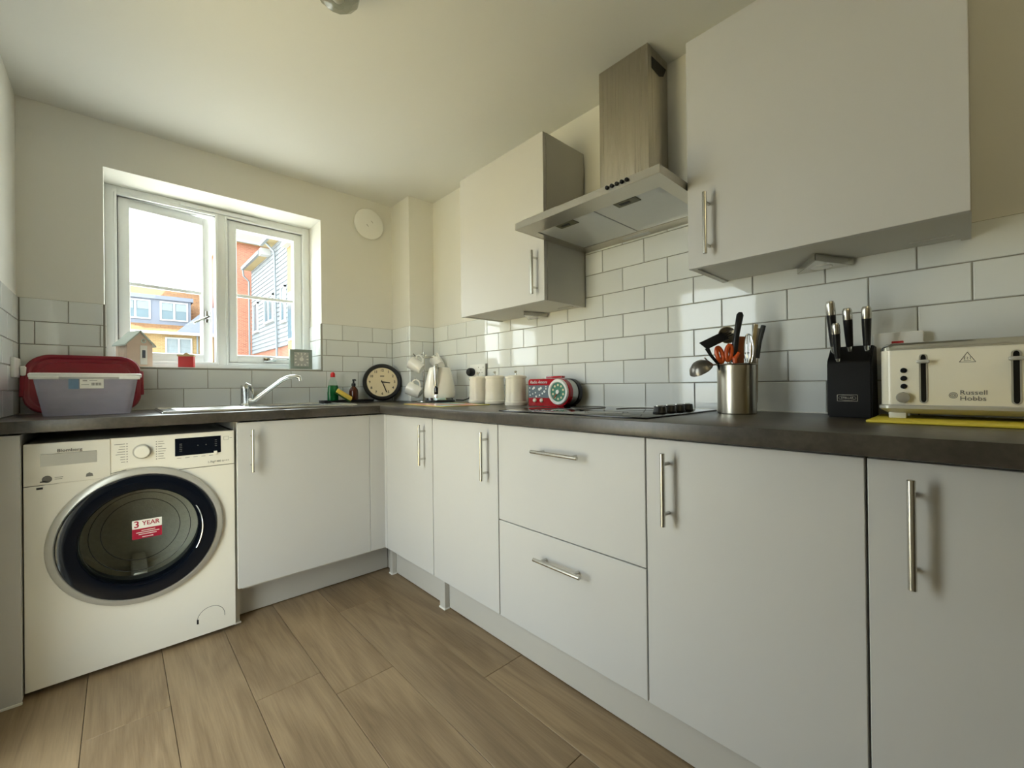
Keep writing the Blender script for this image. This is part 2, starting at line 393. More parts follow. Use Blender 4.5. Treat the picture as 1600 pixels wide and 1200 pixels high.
def text(name, txt, size, m, parent, loc, right, up, shear=0.0, sx=1.0, label=None, bold=0.0):
    """flat lettering centred on loc (world), reading along right, upright along up"""
    me = text_mesh(txt, size, shear, sx=sx, bold=bold)
    r = Vector(right).normalized(); u = Vector(up).normalized(); n = r.cross(u)
    me.transform(Matrix(((r.x, u.x, n.x, loc[0]), (r.y, u.y, n.y, loc[1]), (r.z, u.z, n.z, loc[2]), (0, 0, 0, 1))))
    me.materials.clear(); me.materials.append(M[m])
    return link(name, me, parent, False, label)

# ------------------------------------------------------------------ room shell
ZC, XL, YR = 2.27, -1.892, -4.6
def shell(name, m, boxes):
    b = MB()
    for q in boxes: b.box(*q)
    o = b.build(name, m, local=True, smooth=0); return struct(o)
WX0, WX1, WZ0, WZ1 = -1.626, -0.6576, 1.128, 2.058           # window opening
DY0, DY1, DZ0, DZ1 = -1.68, -0.96, 0.03, 1.86                # glazed door opening in the left wall
wall_back = shell('wall_back', 'plaster', [(XL - .2, WX0, 0, .32, -.1, ZC + .1), (WX1, .25, 0, .32, -.1, ZC + .1), (WX0, WX1, 0, .32, -.1, WZ0), (WX0, WX1, 0, .32, WZ1, ZC + .1)])
wall_right = shell('wall_right', 'plaster', [(0, .25, YR - .2, 0, -.1, ZC + .1)])
wall_left = shell('wall_left', 'plaster', [(XL - .2, XL, YR - .2, DY0, -.1, ZC + .1), (XL - .2, XL, DY1, 0, -.1, ZC + .1), (XL - .2, XL, DY0, DY1, -.1, DZ0), (XL - .2, XL, DY0, DY1, DZ1, ZC + .1)])
wall_rear = shell('wall_rear', 'taupe_paint', [(XL, 0, YR - .2, YR, -.1, ZC + .1)])
ceiling = shell('ceiling', 'ceiling_paint', [(XL, 0, YR, 0, ZC, ZC + .1)])
BX, BY = -.183, -.238                                          # boxed-in pipe corner
wall_corner = shell('wall_corner', 'plaster', [(BX, 0, BY, 0, 0, ZC)])
floor = shell('floor', 'black_matt', [(XL, 0, YR, 0, -.1, -.006)])

# floor planks, laid along y, 204 mm wide
PW, plank_cache = 0.204, {}
xs = [-1.870 + PW * i for i in range(-1, 10)]
for ci, x in enumerate(xs):
    x0, x1 = max(x, XL), min(x + PW, -0.40)
    if x1 - x0 < 0.02: continue
    off = [0.62, 0.20, 0.95, 0.45, 1.12, 0.05, 0.755, 0.33, 1.0, 0.55][ci % 10]
    y = 0.0 - off
    edges = [0.0] + [y - 1.22 * i for i in range(6)]
    for a, b_ in zip(edges, edges[1:]):
        if a - b_ < 0.03 or b_ < -4.7: continue
        MB().box(x0 + .0006, x1 - .0006, max(b_, YR) + .0006, a - .0006, -.006, 0.0, bev=.0012, seg=1).build('plank', 'oak_plank', floor, smooth=0)

# wall tiles 200 x 100, brick bond
TW, TH, G = 0.2013, 0.0985, 0.0030
Z0 = 0.9265
tile_mesh = {}
def tile_at(parent, M4, w, h):
    key = (round(w, 4), round(h, 4))
    if key not in tile_mesh:
        b = bmesh.new(); bmesh.ops.create_cube(b, size=1)
        for v in b.verts: v.co = Vector((v.co.x * w, v.co.y * h, (v.co.z + .5) * .007))
        top = [e for e in b.edges if all(v.co.z > .004 for v in e.verts)]
        bmesh.ops.bevel(b, geom=top, offset=.0016, segments=1, affect='EDGES')
        me = bpy.data.meshes.new('tile'); b.to_mesh(me); b.free(); me.materials.append(M['tile_glaze']); tile_mesh[key] = me
    o = bpy.data.objects.new('tile', tile_mesh[key]); COL.objects.link(o); o.parent = parent
    o.matrix_local = M4
def tiles(parent, org, udir, vdir, u0, u1, rows, phase, cut=None):
    """rows of tiles; u along udir from u0 to u1, joints at phase + k*TW (odd rows shifted half)"""
    U, V = Vector(udir), Vector(vdir); N = U.cross(V)
    for r in rows:
        ph = phase + (0 if r % 2 else TW / 2)
        k0 = math.floor((u0 - ph) / TW)
        for k in range(k0, k0 + 40):
            a, b = max(ph + k * TW, u0), min(ph + (k + 1) * TW, u1)
            if b - a < 0.006: continue
            spans = [(a, b)]
            if cut:
                spans = cut(r, a, b)
            for a2, b2 in spans:
                if b2 - a2 < 0.006: continue
                c = Vector(org) + U * ((a2 + b2) / 2) + V * (r * TH + TH / 2)
                tile_at(parent, Matrix(((U.x, V.x, N.x, c.x), (U.y, V.y, N.y, c.y), (U.z, V.z, N.z, c.z), (0, 0, 0, 1))), b2 - a2 - G, TH - G)
def grout(parent, boxes):
    b = MB()
    for q in boxes: b.box(*q)
    b.build('grout', 'grout', parent, smooth=0)
R5 = range(5)
# right wall: u runs towards the camera (-y), normal must be -x : U x V = N  with U=(0,-1,0), V=(0,0,1) -> N=(-1,0,0)
TY = TH * 5
grout(wall_right, [(-.0035, 0, -3.4, BY - .004, Z0, Z0 + TY), (-.0035, 0, -2.1255, -1.5225, Z0 + TY, 1.70)])
tiles(wall_right, (0, 0, Z0), (0, -1, 0), (0, 0, 1), -BY + .005, 3.4, R5, 2.322)
tiles(wall_right, (0, 0, Z0), (0, -1, 0), (0, 0, 1), 1.524, 2.124, (5, 6, 7), 2.322)
# back wall : U=(1,0,0), V=(0,0,1) -> N=(0,-1,0)
def cutw(r, a, b):
    zt = Z0 + r * TH
    if zt < WZ0 - .02: return [(a, b)]
    out = []
    if a < WX0: out.append((a, min(b, WX0 - .002)))
    if b > WX1: out.append((max(a, WX1 + .002), b))
    return out
grout(wall_back, [(XL, WX0, -.0035, 0, Z0, Z0 + TY), (WX1, BX, -.0035, 0, Z0, Z0 + TY), (WX0, WX1, -.0035, 0, Z0, WZ0)])
tiles(wall_back, (0, 0, Z0), (1, 0, 0), (0, 0, 1), XL + .008, BX - .008, R5, -1.438, cutw)
# reveal tiles and tiled sill
grout(wall_back, [(WX0, WX0 + .0035, 0, .21, WZ0, Z0 + TY), (WX1 - .0035, WX1, 0, .21, WZ0, Z0 + TY)])
for r in (2, 3, 4):
    z0 = max(Z0 + r * TH, WZ0 + .009); h = Z0 + (r + 1) * TH - z0
    for a, b in (((.001, .10), (.10, .209)) if r % 2 else ((.001, .209),)):
        c = ((a + b) / 2)
        tile_at(wall_back, Matrix(((0, 0, -1, WX1), (-1, 0, 0, c), (0, 1, 0, z0 + h / 2), (0, 0, 0, 1))), b - a - G, h - G)
        tile_at(wall_back, Matrix(((0, 0, 1, WX0), (1, 0, 0, c), (0, 1, 0, z0 + h / 2), (0, 0, 0, 1))), b - a - G, h - G)
grout(wall_back, [(WX0, WX1, 0, .21, WZ0, WZ0 + .0035)])
for i in range(5):
    a = WX0 + .004 + i * (WX1 - WX0 - .008) / 5; b = a + (WX1 - WX0 - .008) / 5
    tile_at(wall_back, Matrix(((1, 0, 0, (a + b) / 2), (0, 1, 0, .104), (0, 0, 1, WZ0), (0, 0, 0, 1))), b - a - G, .206)
# white corner trims on the reveal edge above the tiles are plaster; boxed corner tiles
grout(wall_corner, [(BX - .0035, BX, BY, 0, Z0, Z0 + TY), (BX, 0, BY - .0035, BY, Z0, Z0 + TY)])
tiles(wall_corner, (BX, 0, Z0), (0, -1, 0), (0, 0, 1), .004, -BY + .006, R5, 0.112)
tiles(wall_corner, (0, BY, Z0), (1, 0, 0), (0, 0, 1), BX - .006, -.008, R5, -0.092)
# left wall: U=(0,1,0), V=z -> N=(1,0,0)
grout(wall_left, [(XL, XL + .0035, -.66, 0, Z0, Z0 + TY)])
tiles(wall_left, (XL, 0, Z0), (0, 1, 0), (0, 0, 1), -.66, -.008, R5, -.05)

# ------------------------------------------------------------------ windows
def rect_frame(b, x0, x1, z0, z1, w, y0, y1, bev=.004, wt=None, wb=None, mtx=None):
    wt = wt or w; wb = wb or w
    b.box(x0, x0 + w, y0, y1, z0, z1, bev, mtx=mtx); b.box(x1 - w, x1, y0, y1, z0, z1, bev, mtx=mtx)
    b.box(x0 + w - .004, x1 - w + .004, y0 + .0006, y1, z1 - wt, z1, bev, mtx=mtx); b.box(x0 + w - .004, x1 - w + .004, y0 + .0006, y1, z0, z0 + wb, bev, mtx=mtx)
window_1 = bpy.data.objects.new('window_1', None); COL.objects.link(window_1); TM['window_1'] = Matrix(); struct(window_1)
window_1['label'] = 'white two-pane casement window over the sink, left sash ajar'
b = MB()
FY0, FY1 = .212, .285
rect_frame(b, WX0, WX1, WZ0, WZ1, .046, FY0, FY1)
b.box(-1.168, -1.110, FY0, FY1, WZ0 + .03, WZ1 - .03, .004)
for (x0, x1) in ((-1.580, -1.168), (-1.110, -.703)):           # raised glazing lip of the outer frame
    rect_frame(b, x0 - .012, x1 + .012, WZ0 + .034, WZ1 - .034, .012, FY0 - .010, FY0 + .02, .003)
b.build('frame', 'upvc', window_1)
def sash(x0, x1, z0, z1, mtx, handle):
    b = MB(); W = .047
    rect_frame(b, x0, x1, z0, z1, W, .222, .280, .006, mtx=mtx)
    rect_frame(b, x0 + W - .010, x1 - W + .010, z0 + W - .010, z1 - W + .010, .012, .232, .262, .003, mtx=mtx)
    s = b.build('sash', 'upvc', window_1)
    MB().box(x0 + W - .006, x1 - W + .006, .247, .253, z0 + W - .006, z1 - W + .006, mtx=mtx).build('pane', 'window_glass', s, smooth=0)
    MB().box(x0 + W - .002, x1 - W + .002, .243, .257, 1.568, 1.586, .002, mtx=mtx).build('glazing_bar', 'upvc', s)
    hb = MB(); handle(hb)
    if mtx is not None: bmesh.ops.transform(hb.bm, matrix=mtx, verts=hb.bm.verts)
    hb.build('handle', 'chrome', s)
th = math.radians(9.5)
HM = Matrix.Translation((-1.580, .23, 0)) @ Matrix.Rotation(th, 4, 'Z') @ Matrix.Translation((1.580, -.23, 0))
def h_left(hb):
    hb.box(-1.206, -1.180, .212, .224, 1.405, 1.475, .004)
    hb.tube([(-1.193, .214, 1.442), (-1.194, .180, 1.440), (-1.205, .172, 1.434), (-1.275, .170, 1.392)], [.008, .008, .008, .006], 10)
def h_right(hb):
    hb.box(-.93, -.86, .212, .224, 1.186, 1.212, .004)
    hb.tube([(-.893, .214, 1.199), (-.893, .182, 1.199), (-.878, .174, 1.201), (-.790, .172, 1.205)], [.008, .008, .008, .006], 10)
sash(-1.579, -1.169, WZ0 + .046, WZ1 - .046, HM, h_left)
sash(-1.109, -.704, WZ0 + .046, WZ1 - .046, None, h_right)
MB().box(-1.324, -.959, .196, .213, 2.026, 2.048, .005).build('trickle_vent', 'upvc', window_1)
# glazed back door in the left wall (beside the camera, gives the side light)
door_1 = bpy.data.objects.new('door_1', None); COL.objects.link(door_1); TM['door_1'] = Matrix(); struct(door_1)
b = MB(); X = XL - .12
for q in ((DY0, DY0 + .06, DZ0, DZ1), (DY1 - .06, DY1, DZ0, DZ1), (DY0, DY1, DZ1 - .06, DZ1), (DY0, DY1, DZ0, DZ0 + .09)): b.box(X - .035, X + .035, q[0], q[1], q[2], q[3], .004)
b.build('frame', 'upvc', door_1)
MB().box(X - .003, X + .003, DY0 + .05, DY1 - .05, DZ0 + .08, DZ1 - .05).build('pane', 'window_glass', door_1, smooth=0)

# ------------------------------------------------------------------ fitted kitchen
ZB, ZT, XD, YD = 0.176, 0.8785, -0.5525, -0.611
def bar_handle(p0, p1, out, parent, r=.0062, so=.032):
    """satin bar handle: p0-p1 bar axis on the door face, out = outward normal"""
    p0, p1, n = Vector(p0), Vector(p1), Vector(out); d = (p1 - p0).normalized(); b = MB()
    q0, q1 = p0 + n * so, p1 + n * so
    b.tube([q0, q0 + d * .001, q1 - d * .001, q1], [r * .8, r, r, r * .8], 16)
    for t in (.029, -.029):
        c = (p0 if t > 0 else p1) + d * t
        b.cyl(c, c + n * so, .0046, n=12)
    return b.build('handle', 'nickel', parent, label='satin steel bar handle')
def unit_right(label, y0, y1, fronts, group='base units under the worktop'):
    t = thing('base_cabinet', label, 'cabinet', (-.28, (y0 + y1) / 2, .15), group=None)
    MB().box(XD + .019, -.03, y1 + .001, y0 - .001, ZB - .012, ZT + .002).build('carcass', 'carcass', t, smooth=0)
    for nm, z0, z1, h in fronts:
        d = MB().box(XD, XD + .0185, y1 + .0016, y0 - .0016, z0, z1, .0012, 1).build(nm, 'door_grey', t)
        bar_handle(h[0], h[1], (-1, 0, 0), d)
    return t
def vh(y, z0=.664, z1=.848): return ((XD, y, z0), (XD, y, z1))
unit_right('pale grey base cabinet with one door, in the corner of the worktop', -.634, -1.0795, [('door', ZB, ZT, vh(-1.018))])
unit_right('pale grey base cabinet with one door, left of the two drawers', -1.0805, -1.5265, [('door', ZB, ZT, vh(-1.466))])
unit_right('pale grey unit of two wide drawers under the hob', -1.5275, -2.1265, [('drawer_front', .5305, ZT, ((XD, -1.728, .803), (XD, -1.922, .803))), ('drawer_front', ZB, .527, ((XD, -1.734, .449), (XD, -1.926, .449)))])
unit_right('pale grey base cabinet with one door, right of the two drawers', -2.1275, -2.5815, [('door', ZB, ZT, vh(-2.191))])
unit_right('pale grey base cabinet with one door, below the toaster', -2.5825, -3.18, [('door', ZB, ZT, vh(-2.646, .662, .852))])
# sink unit on the window run
t = thing('base_cabinet', 'pale grey base cabinet with one door, between washing machine and corner', 'cabinet', (-.92, -.3, .15))
MB().box(-1.196, -.634, YD + .02, -.03, ZB - .012, .74).build('carcass', 'carcass', t, smooth=0)
d = MB().box(-1.2145, -.6335, YD, YD + .0185, ZB, ZT, .0012, 1).build('door', 'door_grey', t)
bar_handle((-1.162, YD, .666), (-1.162, YD, .848), (0, -1, 0), d)
tag(MB().box(-.6315, XD + .0175, YD, YD + .018, ZB, ZT, .001, 1).box(XD, XD + .018, -.6325, YD + .002, ZB, ZT, .001, 1).build('filler_panel', 'door_grey'), 'narrow pale grey filler strip in the inner corner of the units', 'panel')
tag(MB().box(-1.215, -1.197, -.535, -.03, 0.0, ZT).build('end_panel', 'carcass', smooth=0), 'thin grey side panel reaching the floor right of the washing machine', 'panel')
t = thing('end_panel', 'tall grey end panel left of the washing machine', 'panel', (-1.855, -.3, 0))
MB().box(XL + .002, -1.8175, -.602, -.03, 0.006, ZT, .001, 1).build('board', 'door_grey', t)
MB().box(XL + .002, -1.816, -.606, -.598, 0.0, .008, .001, 1).build('sealant_bead', 'white_sealant', t)
b = MB().box(-1.196, -.47, -.468, -.450, 0.004, .165, .001, 1)
tag(b.build('plinth', 'plinth_grey'), 'grey plinth board below the sink cabinet', 'plinth')
b = MB().box(-.468, -.450, -3.3, -.469, 0.004, .165, .001, 1)
tag(b.build('plinth', 'plinth_grey'), 'long grey plinth board under the drawers and doors', 'plinth')
for y0, y1, lab in ((-.572, -.540, 'short grey plinth post near the inner corner'), (-1.078, -1.036, 'short grey plinth post below the two corner doors')):
    t = thing('plinth_post', lab, 'plinth', (-.483, (y0 + y1) / 2, 0))
    MB().box(-.494, -.469, y0, y1, .006, ZB - .013, .001, 1).build('board', 'plinth_grey', t)
    MB().box(-.498, -.469, y0 - .003, y1 + .002, 0, .007, .001, 1).build('foot_cap', 'white_sealant', t)
# plinth foot caps
t = thing('foot_cap', 'small white plastic cap at the foot of the panel beside the washer', 'cap', (-1.206, -.538, 0))
MB().box(-1.2175, -1.193, -.542, -.536, 0, .008, .001, 1).build('cap', 'white_sealant', t)

# worktop: one continuous L with the sink cut-out
WT0, WT1 = .8855, .9255
t = thing('worktop', 'dark grey-brown laminate worktop running round the corner', 'worktop', (-.3, -.3, WT0))
b = MB()
XF, YF = -.584, -.630
b.box(XF, -.008, -3.3, YF + .001, WT0, WT1, .0025)
SX0, SX1, SY0, SY1 = -1.455, -.665, -.545, -.075               # sink outline
CX0, CX1, CY0, CY1 = -1.03, -.69, -.515, -.135                  # bowl cut-out
b.box(XL + .004, CX0, YF, -.008, WT0, WT1, .0025); b.box(CX1, -.008, YF, -.008, WT0, WT1, .0025)
b.box(CX0 - .004, CX1 + .004, YF, CY0, WT0, WT1, .0025); b.box(CX0 - .004, CX1 + .004, CY1, -.008, WT0, WT1, .0025)
b.build('top', 'worktop_laminate', t)
MB().box(-.012, -.007, -3.3, BY - .004, WT1, WT1 + .004, .001, 1).build('sealant_bead', 'white_sealant', t)
MB().box(XL + .006, BX - .006, -.013, -.0075, WT1, WT1 + .004, .001, 1).build('sealant_bead', 'white_sealant', t)

# inset sink with drainer
t = thing('sink', 'stainless steel inset sink with drainer under the window', 'sink', (-1.06, -.31, WT1))
b = MB(); z = WT1
b.box(SX0, CX0, SY0, SY1, z, z + .006, .002); b.box(CX1, SX1, SY0, SY1, z, z + .006, .002)
b.box(CX0 - .004, CX1 + .004, SY0, CY0, z, z + .006, .002); b.box(CX0 - .004, CX1 + .004, CY1, SY1, z, z + .006, .002)
b.tube([(SX0 + .006, SY0 + .006, z + .006), (SX1 - .006, SY0 + .006, z + .006), (SX1 - .006, SY1 - .006, z + .006), (SX0 + .006, SY1 - .006, z + .006)], .005, 8, closed=True)
b.build('rim', 'sink_steel', t)
b = MB(); q = .002
b.box(CX0 - q, CX0 + q, CY0, CY1, z - .15, z + .004); b.box(CX1 - q, CX1 + q, CY0, CY1, z - .15, z + .004)
b.box(CX0, CX1, CY0 - q, CY0 + q, z - .15, z + .004); b.box(CX0, CX1, CY1 - q, CY1 + q, z - .15, z + .004); b.box(CX0, CX1, CY0, CY1, z - .152, z - .148)
b.build('bowl', 'sink_steel', t)
for i in range(7):
    y = -.47 + i * .05
    MB().tube([(-1.40, y, z + .005), (-1.12, y, z + .005)], .004, 8).build('drainer_rib', 'sink_steel', t)
MB().lathe([(.0, .0), (.030, .0), (.030, .002), (.0, .002)], 20, Matrix.Translation((-1.38, -.16, z + .006))).build('overflow_plate', 'chrome', t)

# mixer tap
t = thing('mixer_tap', 'chrome single-lever mixer tap with long slanting spout', 'tap', (-1.089, -.105, WT1 + .006))
TXM = Matrix.Translation((-1.089, -.105, WT1 + .006))
MB().lathe([(.026, 0), (.026, .006), (.021, .012), (.0205, .085), (.022, .09), (.022, .098), (.018, .108), (.0, .112)], 24, TXM).build('body', 'chrome', t)
MB().tube([(-1.075, -.108, .962), (-1.05, -.120, .958), (-.99, -.150, 1.012), (-.93, -.178, 1.065), (-.902, -.190, 1.080), (-.868, -.206, 1.086), (-.850, -.215, 1.080), (-.848, -.216, 1.062)], [.011, .012, .012, .012, .012, .012, .012, .0125], 14).build('spout', 'chrome', t)
MB().box(-1.062, -1.052, -.13, -.112, .968, 1.022, .004).tube([(-1.085, -.108, 1.046), (-1.066, -.118, 1.036), (-1.056, -.122, 1.0)], [.009, .008, .005], 10).build('lever', 'chrome', t)

# wall cabinets
UX, UZ0, UZ1 = -.2824, 1.377, 2.079
def wall_unit(label, y0, y1, hy):
    t = thing('wall_cabinet', label, 'cabinet', (-.14, (y0 + y1) / 2, UZ0))
    b = MB()
    b.box(UX + .020, -.009, y0 - .018, y0, UZ0, UZ1); b.box(UX + .020, -.009, y1, y1 + .018, UZ0, UZ1)
    b.box(UX + .020, -.009, y1 + .018, y0 - .018, UZ0 + .004, UZ0 + .022); b.box(UX + .020, -.009, y1 + .018, y0 - .018, UZ1 - .018, UZ1)
    b.box(-.03, -.012, y1 + .018, y0 - .018, UZ0 + .022, UZ1 - .018)
    b.build('carcass', 'carcass', t, smooth=0)
    MB().box(-.075, -.055, y1 + .03, y1 + .11, UZ0 + .001, UZ0 + .0045, .001, 1).build('fixing_plate', 'plinth_grey', t)
    d = MB().box(UX, UX + .0185, y1 + .001, y0 - .001, UZ0 - .002, UZ1, .0012, 1).build('door', 'door_grey', t)
    bar_handle((UX, hy, 1.403), (UX, hy, 1.586), (-1, 0, 0), d)
wall_unit('pale grey wall cabinet left of the cooker hood', -.9374, -1.5225, -1.480)
wall_unit('pale grey wall cabinet right of the cooker hood', -2.1265, -2.7235, -2.192)
def tri_light(label, pts, lens):
    t = thing('cabinet_light', label, 'light', (sum(p[0] for p in pts) / 3, sum(p[1] for p in pts) / 3, 1.36))
    MB().prism(pts, 'z', 1.360, 1.3805, .002).build('housing', 'nickel', t)
    MB().lathe([(.0, 0), (.026, 0), (.026, .002), (.0, .002)], 24, Matrix.Translation((lens[0], lens[1], 1.3585))).build('lens', 'white_plastic', t)
tri_light('triangular steel light under the right wall cabinet', [(-.012, -2.350), (-.012, -2.492), (-.158, -2.428)], (-.062, -2.424))
tri_light('triangular steel light under the left wall cabinet', [(-.012, -1.155), (-.012, -1.298), (-.150, -1.262)], (-.058, -1.238))

# cooker hood
HY0, HY1, HX, HZ = -1.5265, -2.1245, -.452, 1.622
t = thing('cooker_hood', 'stainless steel chimney cooker hood between the wall cabinets', 'hood', (-.23, -1.825, HZ))
b = MB()
b.box(HX, HX + .004, HY1, HY0, HZ, HZ + .026, .001, 1)
b.box(HX + .003, -.009, HY1, HY1 + .004, HZ, HZ + .026); b.box(HX + .003, -.009, HY0 - .004, HY0, HZ, HZ + .026)
b.box(HX + .003, -.009, HY1 + .003, HY0 - .003, HZ + .020, HZ + .026)
FX0, FX1, FYa, FYb = -.366, -.070, -1.565, -2.080
b.box(HX + .003, FX0, HY1 + .003, HY0 - .003, HZ + .001, HZ + .008); b.box(FX1, -.009, HY1 + .003, HY0 - .003, HZ + .001, HZ + .008)
b.box(FX0, FX1, FYa, HY0 - .003, HZ + .001, HZ + .008); b.box(FX0, FX1, HY1 + .003, FYb, HZ + .001, HZ + .008)
b.prism([(HX + .03, HZ + .026), (-.009, HZ + .026), (-.009, HZ + .052), (-.20, HZ + .052)], 'y', HY1 + .03, HY0 - .03)
b.build('canopy', 'steel', t)
MB().box(-.158, -.009, -1.9306, -1.7169, HZ + .05, ZC - .001, .0015, 2).build('chimney', 'film_steel', t)
c = MB().prism([(-.131, 2.190), (-.131, 2.232), (-.020, 2.236), (-.043, 2.198), (-.075, 2.184)], 'y', -1.9316, -1.9300).build('vent_opening', 'black_matt', t)
for a, b_, la in ((FYa - .002, -1.829, -1.695), (-1.833, FYb + .002, -1.951)):
    f = MB().box(FX0 + .001, FX1 - .001, b_, a, HZ + .004, HZ + .012, .0015, 2).build('grease_filter', 'filter_grey', t)
    l = MB().box(-.374 + .012, -.322, la - .042, la + .042, HZ + .0015, HZ + .0045, .001, 1).build('latch', 'olive_recess', f)
    MB().box(-.350, -.336, la - .012, la + .026, HZ + .0003, HZ + .002, .0005, 1).build('latch_slot', 'black_matt', f)
MB().box(-.050, -.025, -1.865, -1.745, HZ - .0005, HZ + .002, .0008, 1).build('lamp_strip', 'filter_grey', t)
for i in range(5):
    y = -1.951 - i * .0175
    MB().lathe([(.0062, 0), (.0062, .006), (.005, .008), (0, .008)], 14, Matrix.Translation((HX, y, HZ + .016)) @ Matrix.Rotation(-PI / 2, 4, 'Y')).build('button', 'black_plastic', t)
b = MB().box(-.44, -.436, -1.73, -1.55, HZ + .026, HZ + .034, .001, 1)
b.build('back_lip', 'steel', t)

# ceramic hob
t = thing('ceramic_hob', 'black glass ceramic hob set into the worktop', 'hob', (-.29, -1.81, WT1))
MB().box(-.528, -.055, -2.118, -1.505, WT1, WT1 + .005, .002).build('glass', 'black_gloss', t)
for i in range(4):
    x = -.345 + i * .062; y = -2.060
    k = MB().lathe([(.021, 0), (.0215, .003), (.0195, .006), (.0185, .020), (.017, .022), (0, .022)], 24, Matrix.Translation((x, y, WT1 + .005))).build('knob', 'black_plastic', t)
    MB().box(x - .0175, x + .0175, y - .003, y + .003, WT1 + .0265, WT1 + .030, .001, 1).build('pointer', 'nickel', k)
for (x, y, r) in ((-.40, -1.66, .09), (-.18, -1.66, .07), (-.18, -1.90, .09), (-.40, -1.90, .07)):
    b = MB(); b.tube([(x + r * math.cos(2 * PI * i / 40), y + r * math.sin(2 * PI * i / 40), WT1 + .0052) for i in range(40)], .0006, 6, closed=True)
    b.build('cooking_zone_ring', 'ink_grey', t)

# ------------------------------------------------------------------ washing machine
MX0, MX1, MY, MZ0, MZ1 = -1.8135, -1.2195, -.575, .018, .845
DCX, DCZ = -1.515, .474
t = thing('washing_machine', 'white front-loading washing machine with dark round door', 'washing machine', (-1.516, -.3, 0))
b = MB()
b.plate_hole(MX0, MX1, MZ0, MZ1, DCX, DCZ, .205, MY, MY + .02)
b.box(MX0, MX0 + .01, MY + .018, -.05, MZ0, MZ1); b.box(MX1 - .01, MX1, MY + .018, -.05, MZ0, MZ1)
b.box(MX0, MX1, MY + .018, -.05, MZ1 - .01, MZ1); b.box(MX0, MX1, MY + .018, -.05, MZ0, MZ0 + .01); b.box(MX0, MX1, -.06, -.05, MZ0, MZ1)
b.build('body', 'washer_white', t)
for x in (MX0 + .05, MX1 - .05):
    for y in (MY + .06, -.1): MB().cyl((x, y, 0), (x, y, MZ0 + .002), .018, n=14).build('foot', 'black_plastic', t)
# control fascia
f = MB().box(MX0, -1.603, MY - .006, MY + .002, .704, MZ1, .003).build('detergent_drawer', 'washer_white', t)
b = MB().prism([(MY - .0072, .802), (MY - .0072, .800), (MY - .0095, .800), (MY - .0095, .806), (MY - .006, .808)], 'x', -1.774, -1.639)
b.box(-1.775, -1.638, MY - .0066, MY - .0055, .766, .802).build('handle_recess', 'washer_grey', f)
text('brand_lettering', 'Blomberg', .0150, 'ink_dark', f, (-1.7055, MY - .0102, .8165), (1, 0, 0), (0, 0, 1), label='grey brand lettering', sx=1.05)
b = MB(); b.lathe([(.012, 0), (.012, .001), (0, .001)], 18, Matrix.Translation((-1.760, MY - .006, .722)) @ Matrix.Rotation(PI / 2, 4, 'X')); b.box(-1.776, -1.757, MY - .007, MY - .006, .712, .717)
b.box(-1.742, -1.722, MY - .007, MY - .006, .725, .7265); b.box(-1.742, -1.724, MY - .007, MY - .006, .719, .7205)
b.build('energy_emblem', 'ink_grey', f)
MB().prism([(-1.667, .717), (-1.648, .717), (-1.650, .727), (-1.658, .731), (-1.665, .727)], 'y', MY - .007, MY - .006).build('care_emblem', 'ink_grey', f)
# seam below the fascia
pts = [(MX0, .702), (-1.74, .704), (-1.68, .708), (-1.61, .716), (-1.56, .7245)]
MB().tube([(x, MY, z) for x, z in pts], .0012, 6).build('fascia_seam', 'ink_grey', t)
MB().tube([(-1.405, MY, .7035), (MX1, MY, .7035)], .0012, 6).build('fascia_seam', 'ink_grey', t)
p = MB().prism([(-1.600, .728), (-1.600, MZ1), (MX1, MZ1), (MX1, .706), (-1.395, .706), (-1.45, .7225), (-1.515, .730)], 'y', MY - .006, MY + .002, .0015).build('control_panel', 'washer_white', t)
k = MB().lathe([(.0275, 0), (.0275, .004), (.0, .004)], 32, Matrix.Translation((-1.516, MY - .006, .789)) @ Matrix.Rotation(PI / 2, 4, 'X')).build('dial_ring', 'washer_grey', p)
MB().lathe([(.0235, 0), (.0225, .018), (.020, .020), (0, .020)], 32, Matrix.Translation((-1.516, MY - .006, .789)) @ Matrix.Rotation(PI / 2, 4, 'X')).build('programme_dial', 'washer_white', p)
b = MB()
for i in range(8):
    z = .822 - i * .0095
    for sx in (-1, 1):
        x = -1.516 + sx * .042; b.box(x - .0016, x + .0016, MY - .0068, MY - .0058, z - .0016, z + .0016)
        w = [.030, .016, .018, .022, .026, .013, .014, .012, ][i] if sx < 0 else [.016, .019, .012, .024, .022, .017, .016, .021][i]
        xa = x + sx * .005; b.box(min(xa, xa + sx * w), max(xa, xa + sx * w), MY - .0066, MY - .0058, z - .0009, z + .0009)
b.build('programme_marks', 'ink_grey', p)['kind'] = 'stuff'
d = MB().box(-1.418, -1.267, MY - .0075, MY - .004, .758, .8275, .001, 1).build('display', 'navy_gloss', p)
b = MB()
for x, z in ((-1.345, .795), (-1.318, .795)): b.lathe([(.0018, 0), (.0018, .001), (0, .001)], 8, Matrix.Translation((x, MY - .0075, z)) @ Matrix.Rotation(PI / 2, 4, 'X'))
for i in range(5): b.box(-1.404, -1.396, MY - .0083, MY - .0073, .776 + i * .007, .7775 + i * .007)
for i in range(4): b.box(-1.288, -1.281, MY - .0083, MY - .0073, .786 + i * .008, .7875 + i * .008)
b.build('display_symbols', 'ink_grey', d)['kind'] = 'stuff'
MB().box(-1.292, -1.280, MY - .0125, MY - .006, .752, .766, .001, 1).build('start_button', 'washer_white', p)
text('model_lettering', '1-7kg/1400 A+++', .0115, 'ink_grey', p, (-1.276, MY - .0064, .7215), (1, 0, 0), (0, 0, 1), sx=.9)
b = MB()
for i in range(5): b.box(-1.412 + i * .026, -1.398 + i * .026, MY - .0066, MY - .0058, .7485, .7500)
